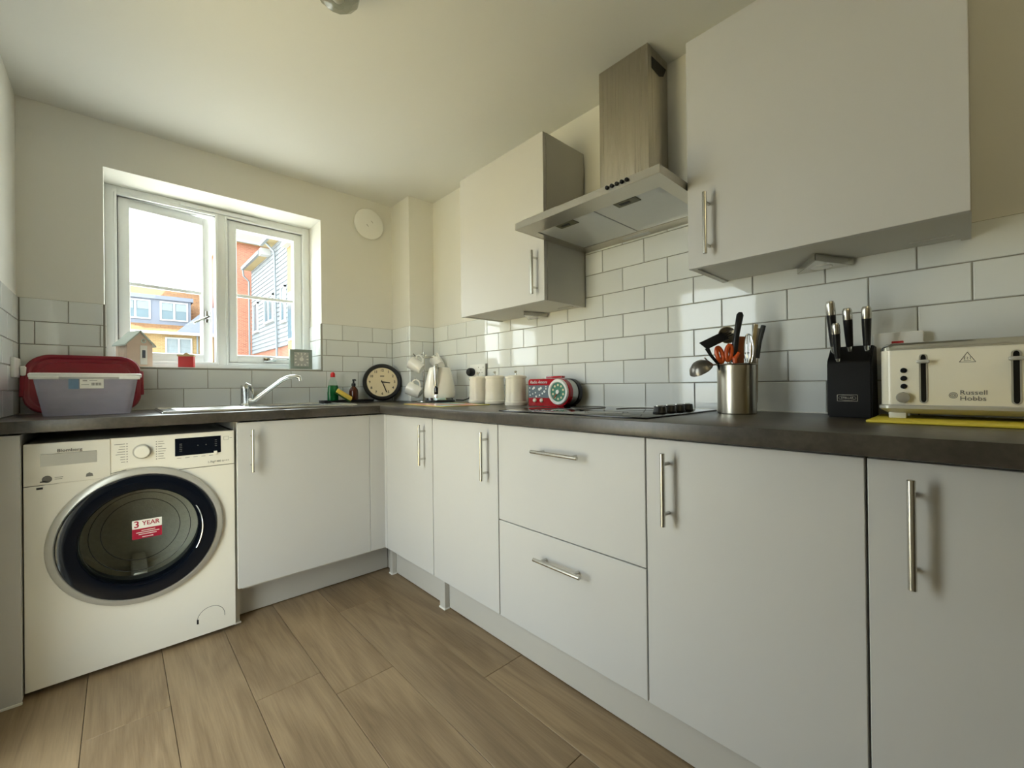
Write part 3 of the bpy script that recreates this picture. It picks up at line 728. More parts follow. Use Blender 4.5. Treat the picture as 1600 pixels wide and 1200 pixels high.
b.box(-1.257, -1.240, MY - .0066, MY - .0058, .822, .8228); b.box(-1.257, -1.240, MY - .0066, MY - .0058, .808, .8088); b.box(-1.257, -1.2562, MY - .0066, MY - .0058, .808, .8228); b.box(-1.2408, -1.240, MY - .0066, MY - .0058, .808, .8228); b.box(-1.2365, -1.227, MY - .0066, MY - .0058, .815, .8165)
b.build('panel_print', 'ink_grey', p)['kind'] = 'stuff'
# porthole door
RX = Matrix.Translation((DCX, MY, DCZ)) @ Matrix.Rotation(PI / 2, 4, 'X')     # local z points to the viewer (-y)
door = MB().lathe([(.252, -.004), (.254, .006), (.251, .014), (.248, .017), (.233, .021), (.230, .019), (.228, .012)], 72, RX, cap=False).build('door', 'washer_grey', t, label='round door with silver rim')
MB().lathe([(.2295, .010), (.2295, .022), (.226, .027), (.205, .030), (.178, .026), (.172, .018), (.170, -.02)], 72, RX, cap=False).build('dark_bezel', 'navy_gloss', door)
MB().lathe([(.172, .020), (.168, .0), (.150, -.055), (.12, -.085), (.07, -.098), (0, -.10)], 64, RX, cap=False).build('glass_bowl', 'porthole_glass', door)
for r_, d_ in ((.150, .052), (.118, .083)):
    MB().tube([(DCX + r_ * math.cos(2 * PI * i / 48), MY + d_, DCZ + r_ * math.sin(2 * PI * i / 48)) for i in range(48)], .0012, 6, closed=True).build('glass_rib', 'rubber_grey', door)
b = MB()
b.tube([(DCX + .181 * math.cos(a), MY - .031, DCZ + .181 * math.sin(a)) for a in [math.radians(-28 + 4 * i) for i in range(15)]], .0022, 8)
b.build('door_grip', 'chrome', door)
MB().lathe([(.204, -.01), (.200, -.05), (.178, -.075), (.182, -.10)], 56, RX, cap=False).build('door_seal', 'rubber_grey', t)
dr = MB().lathe([(.185, -.095), (.232, -.10), (.235, -.40), (.10, -.415), (0, -.405)], 56, RX, cap=False).build('drum', 'drum_steel', t)
for i in range(3):
    a = 2 * PI * i / 3 + .5; cx, cz = DCX + .205 * math.cos(a), DCZ + .205 * math.sin(a)
    q = Matrix.Translation((cx, MY + .25, cz)) @ Matrix.Rotation(-a, 4, 'Y')
    MB().box(-.03, .03, -.14, .14, -.025, .025, .012, 2, q).build('paddle', 'drum_steel', dr)
# sticker on the glass
s = MB().box(-1.546, -1.460, MY - .012, MY - .010, .500, .532, 0).build('warranty_sticker', 'paper_white', door)
MB().box(-1.546, -1.460, MY - .0120, MY - .0100, .462, .4998, 0).build('sticker_band', 'sticker_red', door)
text('sticker_number', '3', .034, 'sticker_red', door, (-1.5335, MY - .0125, .516), (1, 0, 0), (0, 0, 1), bold=.0006)
text('sticker_lettering', 'YEAR', .0225, 'sticker_red', door, (-1.4925, MY - .0125, .518), (1, 0, 0), (0, 0, 1), sx=.95, bold=.0003)
b = MB()
for z, x0, x1 in ((.491, -1.520, -1.480), (.484, -1.535, -1.468), (.477, -1.528, -1.476), (.467, -1.518, -1.486)): b.box(x0, x1, MY - .0125, MY - .0115, z, z + .0022)
b.build('sticker_small_print', 'paper_white', door)
# filter flap
b = MB(); b.tube([(-1.305 + .047 * math.cos(a), MY - .0002, .078 + .047 * math.sin(a)) for a in [math.radians(-8 + 8 * i) for i in range(25)]], .0009, 6)
b.build('filter_flap_seam', 'ink_grey', t)
MB().box(-1.353, -1.347, MY - .001, MY + .001, .068, .086).build('filter_flap_slot', 'black_matt', t)
MB().box(-1.785, -1.770, MY - .001, MY + .001, .689, .696, .0004, 1).build('chip_mark', 'black_matt', t)

# ------------------------------------------------------------------ loose things
def rr(x0, x1, y0, y1, r, z, n=6):
    out = []
    for cx, cy, a0 in ((x1 - r, y1 - r, 0), (x0 + r, y1 - r, 90), (x0 + r, y0 + r, 180), (x1 - r, y0 + r, 270)):
        for i in range(n + 1):
            a = math.radians(a0 + 90 * i / n); out.append((cx + r * math.cos(a), cy + r * math.sin(a), z))
    return out
def loft(mb, loops, cap0=True, cap1=True, mtx=None):
    b = bmesh.new(); L = [[b.verts.new(p) for p in l] for l in loops]; n = len(L[0])
    for A, B in zip(L, L[1:]):
        for i in range(n): b.faces.new((A[i], A[(i + 1) % n], B[(i + 1) % n], B[i]))
    if cap0: b.faces.new(L[0][::-1])
    if cap1: b.faces.new(L[-1])
    bmesh.ops.recalc_face_normals(b, faces=b.faces[:])
    return mb.add(b, mtx)
WT = WT1
# clear storage box with its label
t = thing('storage_box', 'empty translucent plastic storage box with white rim on the worktop', 'box', (-1.665, -.29, WT))
zb = WT + .002; x0, x1, y0, y1 = -1.787, -1.543, -.392, -.20
b = MB(); loft(b, [rr(x0 + .004, x1 - .004, y0 + .004, y1 - .004, .03, zb + .004), rr(x0, x1, y0, y1, .03, zb), rr(x0 - .002, x1 + .002, y0 - .002, y1 + .002, .03, zb + .01), rr(x0 - .024, x1 + .022, y0 - .012, y1 + .014, .035, zb + .142)], cap0=False, cap1=False)
loft(b, [rr(x0, x1, y0, y1, .03, zb), rr(x0 + .001, x1 - .001, y0 + .001, y1 - .001, .03, zb + .0015)], cap0=True, cap1=True)
b.build('tub', 'frosted_plastic', t)
b = MB(); loft(b, [rr(x0 - .024, x1 + .022, y0 - .012, y1 + .014, .035, zb + .139), rr(x0 - .036, x1 + .034, y0 - .022, y1 + .024, .04, zb + .147), rr(x0 - .037, x1 + .035, y0 - .023, y1 + .025, .04, zb + .158), rr(x0 - .033, x1 + .031, y0 - .019, y1 + .021, .04, zb + .162), rr(x0 - .026, x1 + .024, y0 - .013, y1 + .015, .036, zb + .160)], cap0=False, cap1=False)
b.build('rim', 'white_plastic', t)
for xa, xb in ((x0 - .030, x0 + .045), (x1 - .035, x1 + .028)):
    MB().box(xa, xb, y0 - .0235, y0 - .018, zb + .138, zb + .150, .002).build('clip_lug', 'white_plastic', t)
lb = MB().box(-1.688, -1.622, y0 - .0125, y0 - .0095, zb + .103, zb + .142).build('paper_label', 'paper_white', t)
MB().box(-1.718, -1.691, y0 - .0125, y0 - .0095, zb + .101, zb + .140).build('blue_label', 'label_blue', t)
b = MB()
for i in range(9): b.box(-1.657 + i * .0032, -1.6555 + i * .0032 + (.0006 if i % 3 else 0), y0 - .0130, y0 - .0122, zb + .114, zb + .125)
b.box(-1.684, -1.663, y0 - .0130, y0 - .0122, zb + .117, zb + .1185); b.box(-1.680, -1.668, y0 - .0130, y0 - .0122, zb + .131, zb + .134); b.box(-1.662, -1.640, y0 - .0130, y0 - .0122, zb + .133, zb + .1342)
b.build('label_print', 'ink_grey', lb)
# red lid leaning on the wall
Lm = Matrix.Translation((-1.683, -.150, WT + .003)) @ Matrix.Rotation(math.radians(90 - 24), 4, 'X')
t = thing_m('box_lid', 'dark red plastic box lid leaning on the tiles behind the storage box', 'lid', Lm)
W, H = .180, .268
def lid_loop(e, z):
    l = rr(-W + e, W - e, 0 + e, H - e, .075 - e * .5, z, 8)
    return l
b = MB(); loft(b, [lid_loop(0, 0), lid_loop(0, .010), lid_loop(.004, .014), lid_loop(.014, .014), lid_loop(.020, .008), lid_loop(.034, .008), lid_loop(.040, .013)])
b.build('plate', 'red_plastic', t, local=True)
for sx in (-1, 1): MB().box(sx * W - .010, sx * W + .010, .075, .195, .0, .012, .004).build('clip_wing', 'red_plastic', t, local=True)

# beach hut on the sill
SZ = WZ0 + .0075
Hm = Matrix.Translation((-1.520, .105, SZ)) @ Matrix.Rotation(math.radians(24), 4, 'Z')
t = thing_m('beach_hut_ornament', 'small wooden beach hut ornament on the window sill', 'ornament', Hm)
w, dp, e, r = .052, .100, .112, .172
b = MB(); b.prism([(-w, 0), (w, 0), (w, e), (0, r), (-w, e)], 'y', -dp / 2, dp / 2, .0008); b.build('body', 'hut_pink', t, local=True)
b = MB()
for i in range(6): b.box(-w - .0008, -w + .001, -dp / 2 + .002 + i * .0165, -dp / 2 + .0165 + i * .0165, .002, e - .004, .0006, 1)
b.build('side_boards', 'hut_pink', t, local=True)
for s in (-1, 1):
    b = MB(); k = .013
    b.prism([(0, r + .008), (s * (w + k), e - .006), (s * (w + k), e - .013), (0, r - .001)], 'y', -dp / 2 - .008, dp / 2 + .006, .0008); b.build('roof_slope', 'hut_roof', t, local=True)
d = MB().box(-.001, .028, -dp / 2 - .003, -dp / 2, .012, .106, .0008, 1).build('door', 'white_plastic', t, local=True)
MB().box(.007, .020, -dp / 2 - .0045, -dp / 2 - .002, .045, .083, .0006, 1).build('door_window', 'lead_grey', d, local=True)
b = MB(); b.tube([(.013 + .008 * math.cos(a), -dp / 2 - .003, .128 + .008 * math.sin(a)) for a in [2 * PI * i / 16 for i in range(16)]], .003, 8, closed=True); b.build('lifebelt', 'hut_roof', t, local=True)
# red box on the sill
Hm = Matrix.Translation((-1.318, .075, SZ)) @ Matrix.Rotation(math.radians(-14), 4, 'Z')
t = thing_m('trinket_box', 'small red gift box with pale pointed top on the sill', 'box', Hm)
b = MB(); b.box(-.030, .034, -.028, .028, 0, .062, .002); b.build('body', 'bright_red', t, local=True)
b = MB(); b.prism([(-.034, .058), (.036, .058), (.036, .066), (.018, .068), (.004, .078), (-.010, .067), (-.034, .068)], 'y', -.029, .029, .0008); b.build('top', 'pale_wood', t, local=True)
# small square clock on the sill
Hm = Matrix.Translation((-.762, .06, SZ)) @ Matrix.Rotation(math.radians(2), 4, 'Z')
t = thing_m('desk_clock', 'small square grey-green clock standing on the window sill', 'clock', Hm)
MB().box(-.064, .064, -.012, .012, 0, .121, .002).build('case', 'sage_frame', t, local=True)
f = MB().box(-.042, .042, -.0145, -.011, .018, .104, .001, 1).build('dial', 'silver_face', t, local=True)
b = MB()
for i in range(12):
    a = 2 * PI * i / 12; m_ = max(abs(math.cos(a)), abs(math.sin(a))); rx = .034 / m_
    b.box(-.0028, .0028, -.0155, -.0140, -.0055, .0055, 0, mtx=Matrix.Translation((rx * math.sin(a), 0, .061 + rx * math.cos(a))) @ Matrix.Rotation(a, 4, 'Y'))
b.build('hour_marks', 'paper_white', f, local=True)
b = MB(); b.box(-.0018, .0018, -.0160, -.0145, 0, .022, mtx=Matrix.Translation((0, 0, .061)) @ Matrix.Rotation(.25, 4, 'Y')); b.box(-.0013, .0013, -.0165, -.0150, 0, .030, mtx=Matrix.Translation((0, 0, .061)) @ Matrix.Rotation(-.06, 4, 'Y'))
b.lathe([(.012, 0), (.012, .001), (0, .001)], 20, Matrix.Translation((0, -.0142, .061)) @ Matrix.Rotation(PI / 2, 4, 'X'))
b.build('hands', 'paper_white', f, local=True)

# tray with washing-up things
t = thing('tray', 'long dark tray holding the washing-up bottles', 'tray', (-.545, -.105, WT + .006))
b = MB(); loft(b, [rr(-.696, -.396, -.158, -.055, .012, WT + .0065), rr(-.700, -.392, -.162, -.051, .014, WT + .020), rr(-.697, -.395, -.159, -.054, .013, WT + .020), rr(-.693, -.399, -.155, -.058, .012, WT + .0095)])
b.build('dish', 'black_matt', t)
TZ = WT + .0100
t = thing('washing_up_liquid', 'washing-up liquid bottle with red cap and green liquid', 'bottle', (-.628, -.096, TZ))
sh = Matrix.Translation((-.628, -.096, TZ)) @ Matrix.Rotation(.2, 4, 'Z') @ Matrix.Diagonal((1, .62, 1, 1))
MB().lathe([(.030, 0), (.034, .006), (.034, .060), (.031, .090), (.026, .120), (.016, .146), (.012, .152)], 28, sh, cap=False).build('bottle', 'clear_plastic', t)
MB().lathe([(.0, .003), (.031, .004), (.0325, .008), (.0325, .056), (.0, .056)], 28, sh, cap=False).build('liquid', 'green_liquid', t)
b = MB(); b.lathe([(.0345, .012), (.0345, .060), (.0335, .086), (.030, .100)], 28, sh, cap=False)
for v in [v for v in b.bm.verts if v.co.y > -.098]: b.bm.verts.remove(v)
b.build('label', 'green_liquid', t, label='green bottle label')
MB().lathe([(.013, .150), (.0135, .152), (.0135, .168), (.010, .176), (.006, .180), (0, .180)], 20, Matrix.Translation((-.628, -.096, TZ))).build('cap', 'cap_red', t)
Sm = frame_m((-.580, -.134, TZ + .036), (.82, -.25, -.55), (.45, -.35, .78))
t = thing_m('sponge', 'yellow sponge scourer leaning against the washing-up bottle', 'sponge', Sm)
MB().box(-.050, .050, -.028, .028, .000, .018, .004).build('foam', 'sponge_yellow', t, local=True)
MB().box(-.050, .050, -.028, .028, -.009, .0005, .002).build('scourer_pad', 'scourer_green', t, local=True)
t = thing('soap_dispenser', 'brown bottle with black pump on the dark tray', 'bottle', (-.503, -.100, TZ))
Q = Matrix.Translation((-.503, -.100, TZ))
MB().lathe([(.024, 0), (.0275, .003), (.0275, .058), (.025, .072), (.018, .084), (.011, .090), (.011, .096), (0, .096)], 28, Q).build('bottle', 'amber_glass', t)
MB().lathe([(.0125, .094), (.0125, .110), (.006, .113), (.005, .126), (.007, .127), (.007, .137), (0, .138)], 20, Q).tube([(-.503, -.100, TZ + .134), (-.503, -.122, TZ + .135), (-.503, -.132, TZ + .130)], .0038, 8).build('pump', 'black_plastic', t)

# round kitchen clock leaning in the corner
nrm = Vector((-.42, -.88, .20)).normalized()
CR = .122
Cm = frame_m((-.305, -.085, WT + .006 + CR), Vector((.9, -.42, 0)), nrm)
t = thing_m('round_clock', 'round black-rimmed clock with cream dial propped in the corner', 'clock', Cm)
MB().lathe([(.0, -.028), (.108, -.028), (.120, -.015), (CR, .0), (CR, .012), (.114, .021), (.101, .019), (.096, .008)], 56, cap=False).build('rim', 'black_plastic', t, local=True)
f = MB().lathe([(.099, .006), (.099, .0085), (0, .0085)], 56, cap=False).build('dial', 'clock_face', t, local=True)
for h in range(1, 13):
    a = 2 * PI * h / 12; me = text_mesh(str(h), .023, sx=.95, bold=.0006)
    me.transform(Matrix.Translation((.078 * math.sin(a), .078 * math.cos(a), .0092))); me.materials.clear(); me.materials.append(M['ink_brown'])
    link('numeral', me, f, True)
b = MB(); b.box(-.0035, .0035, -.008, .050, .0105, .0120, mtx=Matrix.Rotation(-math.radians(98), 4, 'Z')); b.build('hour_hand', 'ink_brown', f, local=True)
b = MB(); b.box(-.0027, .0027, -.012, .074, .0120, .0132, mtx=Matrix.Rotation(-math.radians(159), 4, 'Z')); b.build('minute_hand', 'ink_brown', f, local=True)
MB().box(-.013, .013, .036, .042, .0090, .0096).build('maker_mark', 'ink_brown', f, local=True)

# mug tree with three mugs
t = thing('mug_tree', 'metal mug tree in the corner behind the kettle', 'mug tree', (-.135, -.325, WT))
px, py = -.135, -.325
b = MB(); b.lathe([(.060, 0), (.060, .004), (.012, .010), (0, .010)], 28, Matrix.Translation((px, py, WT))); b.build('base', 'nickel', t)
MB().box(px - .006, px + .006, py - .006, py + .006, WT + .008, WT + .300, .002).build('pole', 'nickel', t)
MB().box(px - .020, px + .020, py - .004, py + .004, WT + .300, WT + .306, .002).cyl((px, py, WT + .30), (px, py, WT + .318), .005).build('finial', 'nickel', t)
for (dx, dy, z) in ((-.080, -.010, .292), (.070, -.030, .285), (-.082, -.030, .135), (.030, .070, .20)):
    MB().tube([(px, py, WT + z - .004), (px + dx * .85, py + dy * .85, WT + z), (px + dx, py + dy, WT + z + .012)], .0035, 8).build('arm', 'nickel', t)
def mug(label, loc, mouth, up, s=1.0):
    m4 = frame_m(loc, up, mouth)
    t = thing_m('mug', label, 'mug', m4, 'white mugs on the mug tree')
    MB().lathe([(0, .003), (.026, .003), (.027, 0), (.030, 0), (.034, .012), (.039, .045), (.041, .088), (.039, .089), (.036, .045), (.030, .012), (0, .009)], 28, cap=False).build('cup', 'white_ceramic', t, local=True)
    MB().tube([(.036, 0, .070), (.052, 0, .076), (.064, 0, .064), (.064, 0, .042), (.052, 0, .028), (.034, 0, .022)], [.0055, .005, .005, .005, .005, .0055], 10).build('handle', 'white_ceramic', t, local=True)
mug('white mug hanging upper left on the mug tree', (-.207, -.425, 1.128), (-.42, .62, .46), (.15, -.2, 1))
mug('white mug hanging upper right on the mug tree, half behind the kettle', (-.062, -.405, 1.150), (.12, .75, .42), (-.2, -.1, 1))
mug('white mug hanging low on the mug tree beside the clock', (-.222, -.430, .980), (-.46, .62, .36), (.1, -.2, 1))

# kettle
kx, ky = -.185, -.585
t = thing('kettle', 'cream jug kettle with silver handle strip', 'kettle', (kx, ky, WT + .004))
Q = Matrix.Translation((kx, ky, WT + .004)) @ Matrix.Rotation(math.radians(-137), 4, 'Z')      # local +x towards the camera
MB().lathe([(.088, 0), (.090, .006), (.086, .012), (.072, .014)], 40, Q).build('power_base', 'black_plastic', t)
MB().lathe([(.078, .014), (.080, .026), (.078, .030)], 40, Q, cap=True).build('chrome_foot', 'chrome', t)
MB().lathe([(.084, .026), (.091, .036), (.092, .060), (.086, .105), (.074, .155), (.063, .196), (.060, .202), (.050, .206), (0, .207)], 44, Q).build('body', 'kettle_white', t)
MB().prism([(-.095, .170), (-.058, .203), (-.04, .203), (-.05, .165)], 'y', -.018, .018, .004, Q).build('spout', 'kettle_white', t)
b = MB()
for s in (0,):
    pts = [(.060, 0, .196), (.078, 0, .214), (.094, 0, .208), (.101, 0, .180), (.104, 0, .130), (.100, 0, .100), (.088, 0, .092)]
    b.tube([Q @ Vector(p) for p in pts], [.010, .011, .0115, .0115, .011, .010, .009], 14, flat=.8)
b.build('handle', 'nickel', t)
MB().box(.084, .096, -.0115, .0115, .048, .088, .004, 2, Q).build('water_gauge', 'black_gloss', t)
MB().lathe([(.0085, 0), (.0085, .008), (0, .009)], 16, Q @ Matrix.Translation((.088, 0, .036)) @ Matrix.Rotation(PI / 2, 4, 'Y')).build('switch', 'chrome', t)
MB().tube([(-.10, -.625, WT + .014), (-.07, -.66, WT + .012), (-.045, -.68, WT + .022), (-.03, -.69, WT + .055), (-.028, -.685, WT + .11), (-.035, -.672, WT + .145)], .0035, 8).build('cord', 'black_plastic', t, label='black power cord')
# placemat under the canisters
Pm = Matrix.Translation((-.325, -.845, WT)) @ Matrix.Rotation(math.radians(-6), 4, 'Z')
t = thing_m('placemat', 'pastel patterned placemat in front of the kettle', 'placemat', Pm)
b = MB(); loft(b, [rr(-.135, .135, -.225, .225, .01, .0003), rr(-.135, .135, -.225, .225, .01, .003)]); b.build('mat', 'placemat_print', t, local=True)
b = MB(); b.tube([(p[0], p[1], .0022) for p in rr(-.135, .135, -.225, .225, .01, 0)], .0016, 6, closed=True); b.build('edge', 'yellow_board', t, local=True)
# canisters
for (x, y, r, lab, sc_) in ((-.110, -.852, .049, 'cream ribbed canister with lid nearest the kettle', 1.0), (-.130, -1.020, .051, 'cream ribbed canister with lid, middle of the three', 1.0), (-.135, -1.186, .053, 'cream ribbed canister with lid next to the red radio', 1.0)):
    t = thing('canister', lab, 'canister', (x, y, WT), group='cream canisters along the tiles')
    Q = Matrix.Translation((x, y, WT + (.003 if y > -1.1 else 0)))
    MB().lathe([(r * 1.02, 0), (r * 1.05, .004), (r * 1.05, .014), (r * .99, .018), (r * .98, .045), (r * .965, .048), (r * .96, .075), (r * .975, .078), (r * .95, .105), (r * .93, .124), (r * .95, .128), (r * .95, .132), (0, .132)], 40, Q).build('jar', 'cream_ceramic', t)
    l = MB().lathe([(r * .90, .131), (r * 1.02, .133), (r * 1.03, .138), (r * 1.0, .143), (r * .6, .148), (0, .150)], 40, Q).build('lid', 'cream_ceramic', t)
    MB().lathe([(.004, .148), (.0035, .158), (.007, .162), (.008, .166), (.005, .169), (0, .170)], 16, Q).build('knob', 'nickel', l)
# red radio-shaped tin
RXF = -.140
t = thing('radio', 'red retro radio with white round dial beside the hob', 'radio', (-.095, -1.40, WT))
def radio_poly(e=0.0, n=14):
    y0, y1, z0, z1 = -1.277 - e, -1.532 + e, WT + e, WT + .126 - e
    R = (z1 - z0) / 2; P = []
    cy, cz = y1 + R, z0 + R
    for i in range(n + 1):                                      # round right end
        a = -PI / 2 - PI * i / n; P.append((cy + R * math.cos(a), cz + R * math.sin(a)))
    r = .014
    for i in range(5):
        a = PI / 2 - (PI / 2) * i / 4; P.append((y0 - r + r * math.cos(a), z1 - r + r * math.sin(a)))
    P.append((y0, z0))
    return P
MB().prism(radio_poly(0), 'x', RXF, -.112, .0025).build('front_case', 'red_tin', t)
MB().prism(radio_poly(.004), 'x', -.113, -.072, .001).build('grey_case', 'silver_face', t)
MB().prism(radio_poly(0), 'x', -.073, -.045, .0025).build('back_case', 'black_plastic', t)
dcy, dcz = -1.4695, WT + .0655
Q = Matrix.Translation((RXF, dcy, dcz)) @ Matrix.Rotation(-PI / 2, 4, 'Y')
d = MB().lathe([(.058, -.004), (.0585, .004), (.055, .010), (.046, .010), (.043, .006)], 48, Q, cap=False).build('dial_ring', 'white_plastic', t)
f = MB().lathe([(.044, .003), (.044, .005), (0, .005)], 40, Q, cap=False).build('dial_face', 'teal_print', t)
MB().lathe([(.010, .004), (.010, .010), (.008, .012), (0, .012)], 20, Q).build('dial_hub', 'white_plastic', f)
b = MB()
for i in range(10):
    a = 2 * PI * i / 10
    b.lathe([(.0052, .0045), (.0052, .0058), (0, .0058)], 10, Q @ Matrix.Translation((.031 * math.cos(a), .031 * math.sin(a), 0)))
b.build('dial_marks', 'clock_face', f)
b = MB(); b.box(RXF - .0085, RXF - .006, dcy - .001, dcy + .036, dcz - .003, dcz + .003, 0, mtx=Matrix.Translation((0, dcy, dcz)) @ Matrix.Rotation(-.9, 4, 'X') @ Matrix.Translation((0, -dcy, -dcz)))
b.build('dial_pointer', 'wood_warm', f)
g = MB().box(RXF - .0012, RXF + .001, -1.411, -1.279, WT + .038, WT + .096, .0005, 1).build('speaker_panel', 'slate_print', t)
b = MB(); rs = random.Random(3)
for (yy, zz, r) in ((-1.290, .084, .004), (-1.289, .066, .003), (-1.292, .050, .004), (-1.311, .080, .005), (-1.318, .085, .006), (-1.327, .062, .004), (-1.309, .056, .0035), (-1.331, .044, .005), (-1.352, .078, .007), (-1.362, .083, .006), (-1.353, .050, .0045), (-1.371, .058, .0045), (-1.384, .067, .006), (-1.394, .090, .004), (-1.394, .080, .004)):
    b.lathe([(r, 0), (r, .0012), (0, .0015)], 10, Matrix.Translation((RXF - .001, yy, WT + zz)) @ Matrix.Rotation(-PI / 2, 4, 'Y'))
b.build('panel_motifs', 'white_plastic', g)
text('radio_lettering', 'Radio Amore', .0205, 'white_plastic', t, (RXF - .0010, -1.345, WT + .1105), (0, -1, 0), (0, 0, 1), shear=.35, sx=.98, label='white script lettering')
for y in (-1.323, -1.367):
    MB().lathe([(.0095, 0), (.0095, .006), (.006, .010), (0, .011)], 18, Matrix.Translation((RXF, y, WT + .026)) @ Matrix.Rotation(-PI / 2, 4, 'Y')).build('knob', 'cream_plastic', t)
MB().box(-.118, -.095, -1.470, -1.372, WT + .128, WT + .138, .003).build('top_handle', 'red_tin', t)
MB().lathe([(.008, 0), (.008, .005), (0, .007)], 14, Matrix.Translation((-.110, -1.345, WT + .124))).build('top_button', 'white_plastic', t)

# sockets
t = thing('wall_socket', 'white double wall socket behind the canisters', 'socket', (-.012, -.735, 1.08))
MB().box(-.018, -.0072, -.802, -.660, 1.078, 1.150, .002).build('faceplate', 'white_plastic', t)
b = MB()
for yy in (-.765,):
    b.box(-.0188, -.0176, yy - .002, yy + .002, 1.112, 1.120); b.box(-.0188, -.0176, yy - .014, yy - .008, 1.098, 1.102); b.box(-.0188, -.0176, yy + .008, yy + .014, 1.098, 1.102)
    b.box(-.0188, -.0176, yy - .024, yy - .020, 1.128, 1.134); b.box(-.0188, -.0176, yy + .020, yy + .024, 1.128, 1.134)
b.build('pin_holes', 'ink_grey', t)
MB().box(-.016, -.0072, -.812, -.803, 1.077, 1.152, .001, 1).build('box_edge', 'ink_grey', t)
tag(MB().lathe([(.022, 0), (.025, .010), (.024, .030), (.018, .038), (0, .040)], 24, Matrix.Translation((-.0182, -.690, 1.105)) @ Matrix.Rotation(-PI / 2, 4, 'Y')).build('plug', 'black_plastic'), 'round black plug pushed into the socket by the canisters', 'plug')
t = thing('wall_socket', 'pale switched socket box behind the toaster', 'socket', (-.02, -2.583, 1.07))
MB().box(-.040, -.0072, -2.636, -2.536, 1.068, 1.154, .002).build('faceplate', 'white_plastic', t)
MB().box(-.043, -.038, -2.598, -2.574, 1.110, 1.130, .001, 1).build('neon_switch', 'bright_red', t)
t = thing('wall_socket', 'white socket on the left wall by the storage box', 'socket', (XL + .01, -.12, 1.08))
MB().box(XL + .0072, XL + .018, -.200, -.055, 1.078, 1.156, .002).build('faceplate', 'white_plastic', t)
tag(MB().box(XL + .0185, XL + .036, -.100, -.068, 1.085, 1.125, .006).build('plug', 'white_plastic'), 'white plug in the left wall socket', 'plug')

# utensil pot and utensils
ux, uy, ur = -.140, -2.213, .0555
t = thing('utensil_pot', 'brushed steel pot holding the cooking utensils', 'pot', (ux, uy, WT))
Q = Matrix.Translation((ux, uy, WT))
MB().lathe([(0, .001), (ur - .002, .0), (ur, .002), (ur, .152), (ur + .003, .154), (ur + .0035, .1555), (ur + .001, .157), (ur - .002, .155), (ur - .0025, .006), (0, .006)], 56, Q, cap=False).build('pot', 'steel_brushed_vertical', t)
def utensil(name, label, cat='utensil'): return thing(name, label, cat, (ux, uy, WT + .01), group='utensils in the steel pot')
t = utensil('ladle', 'grey metal ladle hooked over the left of the utensil pot')
lm = frame_m((-.222, -2.137, 1.066), (.6, -.55, .35), (.58, -.20, -.80))
MB().lathe([(0, -.030), (.018, -.026), (.032, -.014), (.038, .0), (.0365, .0), (.030, -.013), (.016, -.0245), (0, -.028)], 32, lm, cap=False).build('bowl', 'ladle_grey', t)
MB().tube([(-.196, -2.160, 1.078), (-.210, -2.148, 1.098), (-.214, -2.144, 1.104)], .0025, 8).tube([(-.200, -2.158, 1.080), (-.175, -2.18, 1.083), (-.150, -2.20, 1.05), (-.135, -2.215, .96)], .003, 8).build('stem', 'steel', t)
t = utensil('slotted_spoon', 'black angled spatula leaning left out of the utensil pot')
MB().tube([(-.150, -2.20, .95), (-.182, -2.174, 1.082), (-.200, -2.158, 1.112), (-.208, -2.150, 1.134)], [.004, .0045, .005, .007], 10).build('stem', 'black_plastic', t)
bl = frame_m((-.186, -2.170, 1.160), (.62, -.58, .62), (-.45, -.45, .55))
MB().box(-.056, .040, -.017, .017, -.0018, .0018, .0012, 1, bl).build('blade', 'black_plastic', t)
for s_ in (-.008, .0, .008): MB().box(.038, .072, s_ - .0022, s_ + .0022, -.0015, .0015, 0, 1, bl).build('tine', 'black_plastic', t)
t = utensil('masher', 'steel slotted spoon behind the black spatula')
MB().lathe([(0, -.012), (.016, -.010), (.026, -.002), (.028, .003), (.026, .003), (.015, -.007), (0, -.009)], 24, frame_m((-.146, -2.188, 1.176), (.5, -.6, .6), (-.75, -.6, .1)), cap=False).tube([(-.14, -2.21, .95), (-.146, -2.19, 1.15)], .003, 8).build('spoon', 'steel', t)
t = utensil('carving_tool', 'tall black-handled utensil standing in the pot')
MB().tube([(-.146, -2.208, 1.088), (-.144, -2.210, 1.13), (-.139, -2.215, 1.18), (-.131, -2.223, 1.238), (-.130, -2.224, 1.246)], [.0075, .0095, .009, .0105, .006], 14).build('handle', 'black_plastic', t)
MB().tube([(-.147, -2.207, .95), (-.146, -2.208, 1.09)], .004, 8).build('shank', 'steel', t)
t = utensil('scissors', 'orange-handled scissors standing in the pot')
for (cx, cy, cz, tl) in ((-.180, -2.178, 1.112, -.25), (-.160, -2.198, 1.118, .15)):
    R_ = Vector((.73, -.68, 0)); pts = []
    for i in range(18):
        a = 2 * PI * i / 18; u_, v_ = .0085 * math.cos(a), .024 * math.sin(a)
        u2 = u_ * math.cos(tl) + v_ * math.sin(tl); v2 = -u_ * math.sin(tl) + v_ * math.cos(tl)
        pts.append((cx + R_.x * u2, cy + R_.y * u2, cz + v2))
    MB().tube(pts, .0068, 8, closed=True).build('finger_loop', 'orange_plastic', t)
MB().tube([(-.176, -2.182, 1.088), (-.150, -2.205, .96)], .005, 8, flat=.4).tube([(-.160, -2.196, 1.092), (-.150, -2.21, .96)], .005, 8, flat=.4).build('blades', 'steel', t)
t = utensil('spatula', 'warm brown wooden spatula standing in the pot')
MB().box(-.0105, .0105, -.003, .003, -.12, .085, .002, 2, frame_m((-.130, -2.222, 1.085), (.73, -.68, 0), (.05, -.04, 1))).build('blade', 'wood_warm', t)
t = utensil('peeler', 'orange plastic peeler low among the utensils')
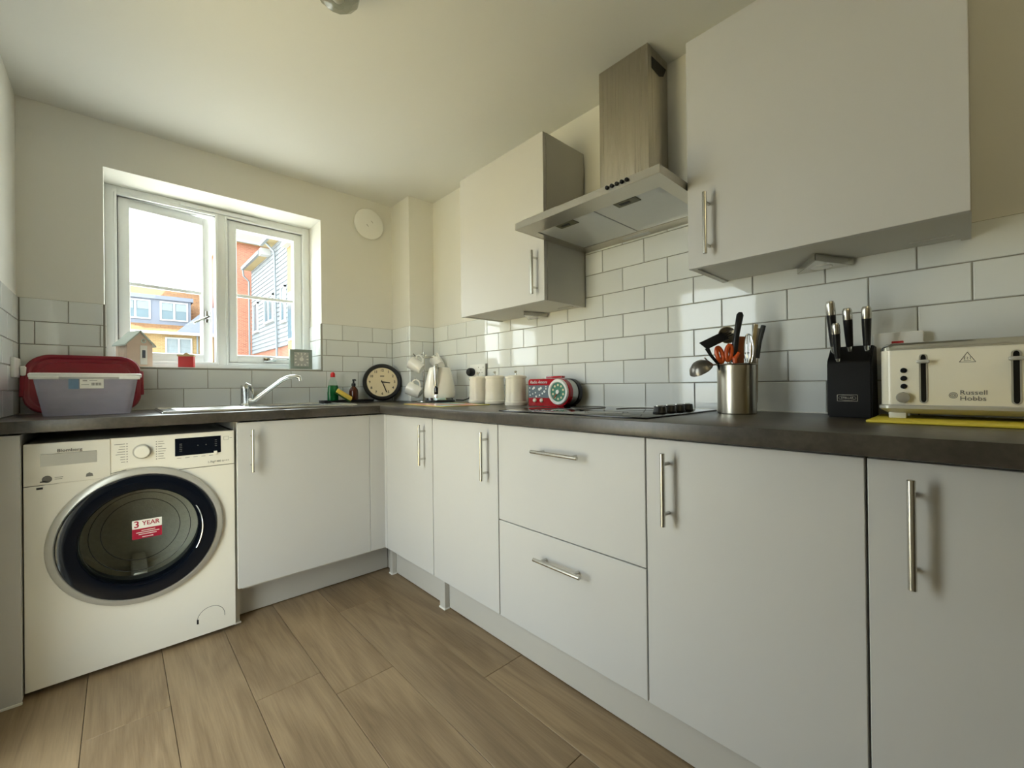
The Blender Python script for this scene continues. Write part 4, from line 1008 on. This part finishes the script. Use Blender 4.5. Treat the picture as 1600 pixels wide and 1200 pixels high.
MB().tube([(-.148, -2.214, 1.06), (-.150, -2.212, 1.10), (-.140, -2.220, 1.118)], [.006, .008, .006], 10).build('handle', 'orange_plastic', t)
t = utensil('whisk', 'steel balloon whisk on the right of the pot')
for j in range(5):
    a = PI * j / 5; pts = []
    for i in range(15):
        s_ = -1 + 2 * i / 14; u_ = .022 * s_; h_ = .098 * (1 - abs(s_) ** 2.6)
        rad = u_ * (1 if abs(s_) < .8 else 1 - (abs(s_) - .8) * 3.2)
        pts.append((-.112 + rad * math.cos(a), -2.240 + rad * math.sin(a), 1.080 + h_))
    MB().tube(pts, .0011, 6).build('wire', 'chrome', t)
MB().tube([(-.112, -2.240, .95), (-.112, -2.240, 1.085)], .006, 10).build('handle', 'chrome', t)
t = utensil('tongs', 'steel tongs with gold tip standing at the right of the pot')
MB().box(-.006, .006, -.0012, .0012, -.13, .112, .0006, 1, frame_m((-.098, -2.250, 1.085), (.73, -.68, 0), (.14, -.13, 1))).build('arm', 'steel', t)
MB().box(-.006, .006, -.0012, .0012, -.13, .125, .0006, 1, frame_m((-.108, -2.244, 1.085), (.73, -.68, 0), (.13, -.11, 1))).build('arm', 'pale_wood', t)
t = utensil('palette_knife', 'dark green-handled knife at the far right of the pot')
MB().tube([(-.095, -2.255, .96), (-.092, -2.258, 1.10)], .004, 8, flat=.4).build('blade', 'steel', t)
MB().tube([(-.091, -2.259, 1.10), (-.086, -2.264, 1.15), (-.076, -2.273, 1.203)], [.006, .0065, .0075], 10).build('handle', 'rubber_grey', t)

# knife block and knives
t = thing('knife_block', 'black knife block with oval badge beside the toaster', 'knife block', (-.10, -2.497, WT))
MB().prism([(-.152, WT + .001), (-.152, WT + .142), (-.146, WT + .156), (-.100, WT + .194), (-.060, WT + .194), (-.040, WT + .001)], 'y', -2.545, -2.450, .003).build('block', 'block_black', t)
b = MB(); y0, y1, z0, z1, x = -2.516, -2.472, WT + .044, WT + .062, -.1528
b.box(x - .0005, x + .001, y0, y1, z0, z0 + .001); b.box(x - .0005, x + .001, y0, y1, z1 - .001, z1); b.box(x - .0005, x + .001, y0, y0 + .001, z0, z1); b.box(x - .0005, x + .001, y1 - .001, y1, z0, z1)
b.tube([(x, -2.494 + .0185 * math.cos(a), WT + .053 + .0065 * math.sin(a)) for a in [2 * PI * i / 28 for i in range(28)]], .0005, 6, closed=True)
b.build('badge', 'nickel', t)
text('badge_lettering', 'STELLAR', .0072, 'nickel', t, (x - .0003, -2.494, WT + .053), (0, -1, 0), (0, 0, 1), sx=.95)
for lab, y, xx, zb_, zt_, r, lean in (('large black-handled knife at the left of the block', -2.4625, -.118, 1.094, 1.243, .0098, .004), ('black-handled knife in the middle of the block', -2.4955, -.112, 1.096, 1.2205, .0098, .002), ('black-handled knife at the right of the block', -2.531, -.112, 1.096, 1.2195, .0098, -.003), ('small black-handled knife low at the front of the block', -2.474, -.140, 1.065, 1.180, .0080, .001)):
    t = thing('knife', lab, 'knife', (xx, y, zb_), group='knives in the block')
    L_ = zt_ - zb_; dx = -.030 * L_ / .14
    P = lambda s_: (xx + dx * s_, y + lean * s_, zb_ + L_ * s_)
    MB().tube([P(.0), P(.10), P(.20)], [.004, r * .75, r * .85], 14).build('bolster', 'chrome', t)
    MB().tube([P(.18), P(.40), P(.62), P(.76)], [r * .82, r * .95, r * 1.05, r * 1.1], 16, flat=1.2).build('grip', 'black_plastic', t)
    MB().tube([P(.755), P(.80), P(.95), P(1.0)], [r * 1.12, r * 1.16, r * 1.1, r * .8], 16, flat=1.2).build('end_cap', 'nickel', t)

# toaster on a yellow board
tag(MB().box(-.292, -.045, -3.0, -2.549, WT + .0002, WT + .0065, .003).build('chopping_board', 'yellow_board'), 'yellow chopping board under the toaster', 'board')
TB = WT + .0067; FXT = -.200
t = thing('toaster', 'cream four-slice toaster with chrome top', 'toaster', (-.12, -2.714, TB))
ya, yb = -2.5665, -2.8615
for yy in (ya - .030, yb + .030):
    for xx in (-.178, -.072): MB().box(xx - .014, xx + .014, yy - .016, yy + .016, TB, TB + .014, .002).build('foot', 'white_plastic', t)
b = MB(); loft(b, [rr(-.190, -.060, yb + .010, ya - .010, .02, TB + .012), rr(-.206, -.044, yb - .004, ya + .004, .022, TB + .024), rr(-.206, -.044, yb - .004, ya + .004, .022, TB + .031), rr(-.200, -.050, yb, ya, .02, TB + .033)])
b.build('base', 'washer_grey', t)
b = MB(); loft(b, [rr(FXT, -.050, yb, ya, .022, TB + .031), rr(FXT - .0, -.050, yb, ya, .022, TB + .164), rr(FXT + .002, -.052, yb + .002, ya - .002, .022, TB + .166)])
b.build('body', 'cream_plastic', t)
b = MB(); loft(b, [rr(FXT - .001, -.049, yb - .001, ya + .001, .023, TB + .164), rr(FXT + .000, -.050, yb, ya, .023, TB + .172), rr(FXT + .008, -.058, yb + .008, ya - .008, .02, TB + .181), rr(FXT + .020, -.070, yb + .02, ya - .02, .015, TB + .183)])
b.build('top', 'chrome', t)
for y0 in (ya - .02, -2.725):
    for xx in (-.150, -.100): MB().box(xx - .012, xx + .012, y0 - .12, y0, TB + .1825, TB + .1842, .001, 1).build('bread_slot', 'black_matt', t)
for ly, off in ((-2.6435, 0), (-2.7840, 0)):
    z0, z1 = .970, 1.085
    b = MB(); P = []
    for i in range(13): a = PI * i / 12; P.append((ly - .0072 * math.cos(a), z1 - .007 + .0072 * math.sin(a)))
    for i in range(13): a = PI + PI * i / 12; P.append((ly - .0072 * math.cos(a), z0 + .007 + .0072 * math.sin(a)))
    l = b.prism(P, 'x', FXT - .0015, FXT + .002).build('lever_track', 'chrome', t)
    P2 = [(ly + (y - ly) * .62, 1.0275 + (z - 1.0275) * .965) for y, z in P]
    MB().prism(P2, 'x', FXT - .0022, FXT + .001).build('lever_slot', 'black_gloss', l)
    MB().box(FXT - .024, FXT - .002, ly - .011, ly + .011, 1.063, 1.071, .002).build('lever', 'washer_grey', l)
for z in (1.0475, 1.0285, 1.0095):
    k = MB().lathe([(.0058, 0), (.0058, .002), (.0044, .0035), (0, .0035)], 18, Matrix.Translation((FXT, -2.6095, z)) @ Matrix.Rotation(-PI / 2, 4, 'Y')).build('button', 'navy_gloss', t)
    MB().lathe([(.0066, 0), (.0066, .0012), (.0058, .0016)], 18, Matrix.Translation((FXT, -2.6095, z)) @ Matrix.Rotation(-PI / 2, 4, 'Y'), cap=False).build('ring', 'chrome', k)
MB().lathe([(.0125, 0), (.0128, .012), (.0115, .0145), (0, .015)], 28, Matrix.Translation((FXT, -2.6085, .983)) @ Matrix.Rotation(-PI / 2, 4, 'Y')).build('browning_dial', 'nickel', t)
text('brand_lettering', 'Russell', .0145, 'ink_grey', t, (FXT - .0004, -2.7225, .9945), (0, -1, 0), (0, 0, 1), sx=1.05)
text('brand_lettering', 'Hobbs', .0145, 'ink_grey', t, (FXT - .0004, -2.7215, .9815), (0, -1, 0), (0, 0, 1), sx=1.05)
b = MB()
for r_ in (.0065, .0042, .002): b.tube([(FXT - .0003, -2.6915 + r_ * math.cos(a), .9885 + r_ * math.sin(a)) for a in [2 * PI * i / 24 for i in range(24)]], .0005, 6, closed=True)
b.build('brand_emblem', 'ink_grey', t)
b = MB(); tri = [(-2.714, 1.0845), (-2.7015, 1.063), (-2.7265, 1.063)]
for i in range(3): b.tube([(FXT - .0003, *tri[i]), (FXT - .0003, *tri[(i + 1) % 3])], .0005, 6)
for i in range(3): b.tube([(FXT - .0003, -2.7185 + i * .0045 + (.0008 if j % 2 else -.0008), 1.0685 + j * .002) for j in range(4)], .0004, 6)
b.tube([(FXT - .0003, -2.7195, 1.066), (FXT - .0003, -2.7085, 1.066)], .0004, 6)
b.build('hot_surface_symbol', 'ink_brown', t)

# round vent cover on the window wall
t = thing('vent_cover', 'round white vent cover on the wall right of the window', 'vent', (-.357, -.02, 2.0))
Q = Matrix.Translation((-.357, 0, 2.101)) @ Matrix.Rotation(PI / 2, 4, 'X')
MB().lathe([(.080, 0), (.082, .014), (.078, .016), (0, .016)], 40, Q).build('collar', 'white_plastic', t)
MB().lathe([(.098, .018), (.100, .022), (.098, .028), (.080, .034), (.04, .037), (0, .0375)], 48, Q).build('disc', 'white_plastic', t)
b = MB()
for a0 in (20, 200): b.tube([(-.357 + .022 * math.cos(a), -.0375, 2.101 + .022 * math.sin(a)) for a in [math.radians(a0 + 6 * i) for i in range(9)]], .0012, 6)
b.build('vent_mark', 'ink_grey', t)
# ceiling light
LX, LY = -1.085, -1.425
t = thing('ceiling_light', 'small glass and chrome ceiling light', 'light', (LX, LY, 2.17))
Q = Matrix.Translation((LX, LY, 2.27))
MB().lathe([(.050, -.0005), (.052, -.012), (.046, -.022), (0, -.024)], 32, Q, cap=False).build('ceiling_rose', 'chrome', t)
MB().lathe([(.016, -.022), (.018, -.05), (.010, -.056), (0, -.056)], 20, Q).build('lamp_holder', 'chrome', t)
MB().lathe([(.036, -.014), (.058, -.026), (.066, -.044), (.060, -.064), (.042, -.080), (.018, -.087), (0, -.088)], 12, Q, cap=False).build('glass_shade', 'lamp_glass', t, smooth=0)
MB().lathe([(.010, -.050), (.018, -.058), (.018, -.068), (.010, -.076), (0, -.078)], 20, Q).build('bulb', 'white_ceramic', t)

# added warm lamp behind the camera, out of view, to brighten the right wall
t = thing('ceiling_light', 'added warm fill lamp out of view behind the camera', 'light', (-.95, -3.5, 2.15))
Q = Matrix.Translation((-.95, -3.5, 2.27))
MB().lathe([(.050, -.0005), (.052, -.012), (.046, -.022), (0, -.024)], 32, Q, cap=False).build('ceiling_rose', 'chrome', t)
MB().cyl((-.95, -3.5, 2.25), (-.95, -3.5, 2.17), .012).build('lamp_holder', 'chrome', t)
bl_ = mat('added_bulb', (255, 226, 170), 0.4); bl_.node_tree.nodes['Principled BSDF'].inputs['Emission Color'].default_value = (1, .78, .45, 1); bl_.node_tree.nodes['Principled BSDF'].inputs['Emission Strength'].default_value = 6.0
MB().lathe([(.010, 0), (.028, -.03), (.030, -.05), (.018, -.072), (0, -.078)], 20, Matrix.Translation((-.95, -3.5, 2.175))).build('bulb', 'added_bulb', t)
pl = bpy.data.lights.new('added_fill_light', 'POINT'); pl.energy = 2.4; pl.color = (1.0, 0.87, 0.50); pl.shadow_soft_size = 0.045
po = bpy.data.objects.new('added_fill_light', pl); COL.objects.link(po); po.parent = t; po.location = (0, 0, -.11)

# ------------------------------------------------------------------ outside the window
g = MB().box(-120, 120, .41, 160, -.35, -.25).build('ground_outside', 'paving', local=True, smooth=0); g['kind'] = 'structure'
g['label'] = 'pale paving outside the window'
g = MB().box(-120, -2.2, -80, .4, -.35, -.25).build('ground_beside', 'sandstone', local=True, smooth=0); g['kind'] = 'structure'
def far_window(parent, x0, x1, z0, z1, y, pane='window_dark', lights=2, fm='house_trim'):
    b = MB(); w = .085
    rect_frame(b, x0, x1, z0, z1, w, y - .06, y + .05, 0.0)
    step = (x1 - x0) / lights
    for i in range(1, lights): b.box(x0 + step * i - .05, x0 + step * i + .05, y - .06, y + .05, z0, z1)
    f = b.build('window', fm, parent, smooth=0)
    for i in range(lights):
        p = MB().box(x0 + step * i + .05, x0 + step * (i + 1) - .05, y - .01, y + .01, z0 + .05, z1 - .05).build('pane', pane, f, smooth=0)
    if lights > 1:
        for i in range(lights): MB().box(x0 + step * i + .09, x0 + step * (i + 1) - .09, y - .03, y - .012, z1 - .55, z1 - .09).build('blind', 'curtain', f, smooth=0)
# house with dormer, facing the kitchen
HYF = 30.0
t = thing('house', 'yellow brick house with orange tiled roof and grey dormer outside the window', 'house', (-1.0, HYF + 4, -.25))
MB().box(-9, 2.9, HYF, HYF + 9, -.25, 4.45).build('wall', 'brick_yellow', t, smooth=0)
b = MB(); b.prism([(HYF - .35, 4.40), (HYF + 4.5, 7.9), (HYF + 9.3, 4.40)], 'x', -9.3, 3.0); r = b.build('roof', 'roof_tiles', t, smooth=0)
MB().box(-9.3, 3.0, HYF - .48, HYF - .34, 4.30, 4.46).build('gutter', 'house_trim', t, smooth=0)
d = MB().box(-4.5, 1.80, HYF + .42, HYF + 3.6, 4.95, 6.48).build('dormer', 'lead_grey', t, smooth=0)
MB().box(-4.65, 1.92, HYF + .30, HYF + 3.9, 6.45, 6.68).build('dormer_roof', 'lead_grey', t, smooth=0)
far_window(t, -1.50, -.12, 5.22, 6.36, HYF + .42); far_window(t, .30, 1.66, 5.20, 6.36, HYF + .42)
far_window(t, .51, 1.81, 2.9, 4.16, HYF + .0, pane='curtain'); far_window(t, -2.2, -.9, 2.9, 4.16, HYF, pane='curtain')
MB().box(2.02, 2.10, HYF - .12, HYF - .04, 0, 4.35).build('downpipe', 'gutter_grey', t, smooth=0)
b = MB(); b.prism([(1.0, 4.46), (2.95, 4.46), (2.95, 6.2), (2.25, 5.75)], 'y', HYF - .30, HYF + .6); b.build('porch_roof', 'lead_grey', t, smooth=0)
# weatherboarded block running towards us on the right
WXF = 4.5
t = thing('boarded_building', 'white weatherboarded building with a grey downpipe seen through the right pane', 'building', (7, 23.5, -.25))
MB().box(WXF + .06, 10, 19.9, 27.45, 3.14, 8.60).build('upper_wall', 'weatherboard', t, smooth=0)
MB().box(WXF + .10, 10, 19.9, 27.45, -.25, 3.14).build('ground_floor_wall', 'brick_red_side', t, smooth=0)
nb = 24; bh = (8.62 - 3.14) / nb
for i in range(nb):
    z = 3.14 + i * bh
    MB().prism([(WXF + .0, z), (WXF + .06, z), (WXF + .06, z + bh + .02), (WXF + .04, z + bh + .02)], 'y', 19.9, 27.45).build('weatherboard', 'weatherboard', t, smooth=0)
def side_window(y0, y1, z0, z1, lights):
    b = MB(); x = WXF - .02; w = .09
    b.box(x - .06, x + .04, y0, y0 + w, z0, z1); b.box(x - .06, x + .04, y1 - w, y1, z0, z1); b.box(x - .06, x + .04, y0, y1, z1 - w, z1); b.box(x - .08, x + .04, y0 - .05, y1 + .05, z0 - .03, z0 + w)
    st = (y1 - y0) / lights
    for i in range(1, lights): b.box(x - .06, x + .04, y0 + st * i - .05, y0 + st * i + .05, z0, z1)
    f = b.build('window', 'house_trim', t, smooth=0)
    for i in range(lights): MB().box(x - .02, x, y0 + st * i + .05, y0 + st * (i + 1) - .05, z0 + .05, z1 - .05).build('pane', 'window_dark', f, smooth=0)
side_window(25.65, 26.75, 4.35, 6.1, 1); side_window(22.3, 24.1, 4.6, 6.05, 2); side_window(20.1, 20.85, 4.3, 6.1, 1)
MB().box(WXF - .40, WXF + .5, 23.4, 27.45, 8.28, 8.40).build('soffit', 'soffit_cream', t, smooth=0)
MB().box(WXF - .52, WXF - .38, 23.3, 27.5, 8.27, 8.46).build('gutter', 'gutter_grey', t, smooth=0)
MB().box(WXF - .45, WXF + .5, 22.9, 23.38, 8.20, 8.55).build('gutter_box', 'house_trim', t, smooth=0)
MB().box(WXF - .40, WXF + .5, 20.2, 22.88, 8.62, 8.74).build('soffit', 'soffit_cream', t, smooth=0)
MB().box(WXF - .52, WXF - .38, 20.1, 22.9, 8.61, 8.80).build('gutter', 'gutter_grey', t, smooth=0)
b = MB(); b.prism([(WXF - .5, 8.42), (10, 8.42), (10, 11.4)], 'y', 23.3, 27.5); b.build('roof', 'roof_tiles', t, smooth=0)
MB().tube([(WXF - .40, 22.3, 8.7), (WXF - .12, 21.7, 8.1), (WXF - .12, 21.6, 7.9), (WXF - .08, 21.5, 3.2), (WXF - .10, 21.4, 3.0), (WXF - .1, 21.4, -.2)], .055, 8).build('downpipe', 'gutter_grey', t)
MB().tube([(WXF - .46, 27.3, 8.3), (WXF - .42, 27.35, 7.9), (WXF - .12, 27.4, 7.6), (WXF - .12, 27.4, 3.0)], .05, 8).build('downpipe', 'gutter_grey', t)
# red brick block behind it, yellow brick bay nearer
t = thing('red_brick_building', 'red brick building with cream eaves beyond the weatherboarding', 'building', (6, 32, -.25))
RY = 29.6
MB().box(3.55, 12, RY, RY + 8, -.25, 10.55).build('wall', 'brick_red', t, smooth=0)
MB().box(3.42, 12, RY - .35, RY + 8, 10.55, 11.6).build('eaves', 'soffit_cream', t, smooth=0)
MB().box(3.40, 12, RY - .45, RY - .33, 10.50, 10.66).build('gutter', 'gutter_grey', t, smooth=0)
t = thing('yellow_brick_bay', 'yellow brick end of the boarded building at the right edge of the pane', 'building', (7, 18.5, -.25))
MB().box(WXF + .02, 10, 16.0, 19.88, -.25, 7.9).build('wall', 'brick_yellow_side', t, smooth=0)
b = MB(); f = MB().box(WXF - .06, WXF + .04, 18.7, 19.6, 3.3, 5.6).build('window', 'house_trim', t, smooth=0)
MB().box(WXF - .08, WXF - .05, 18.78, 19.52, 3.4, 5.5).build('pane', 'window_dark', f, smooth=0)
MB().box(WXF - .25, 10, 15.9, 19.9, 7.85, 8.05).build('eaves', 'house_trim', t, smooth=0)
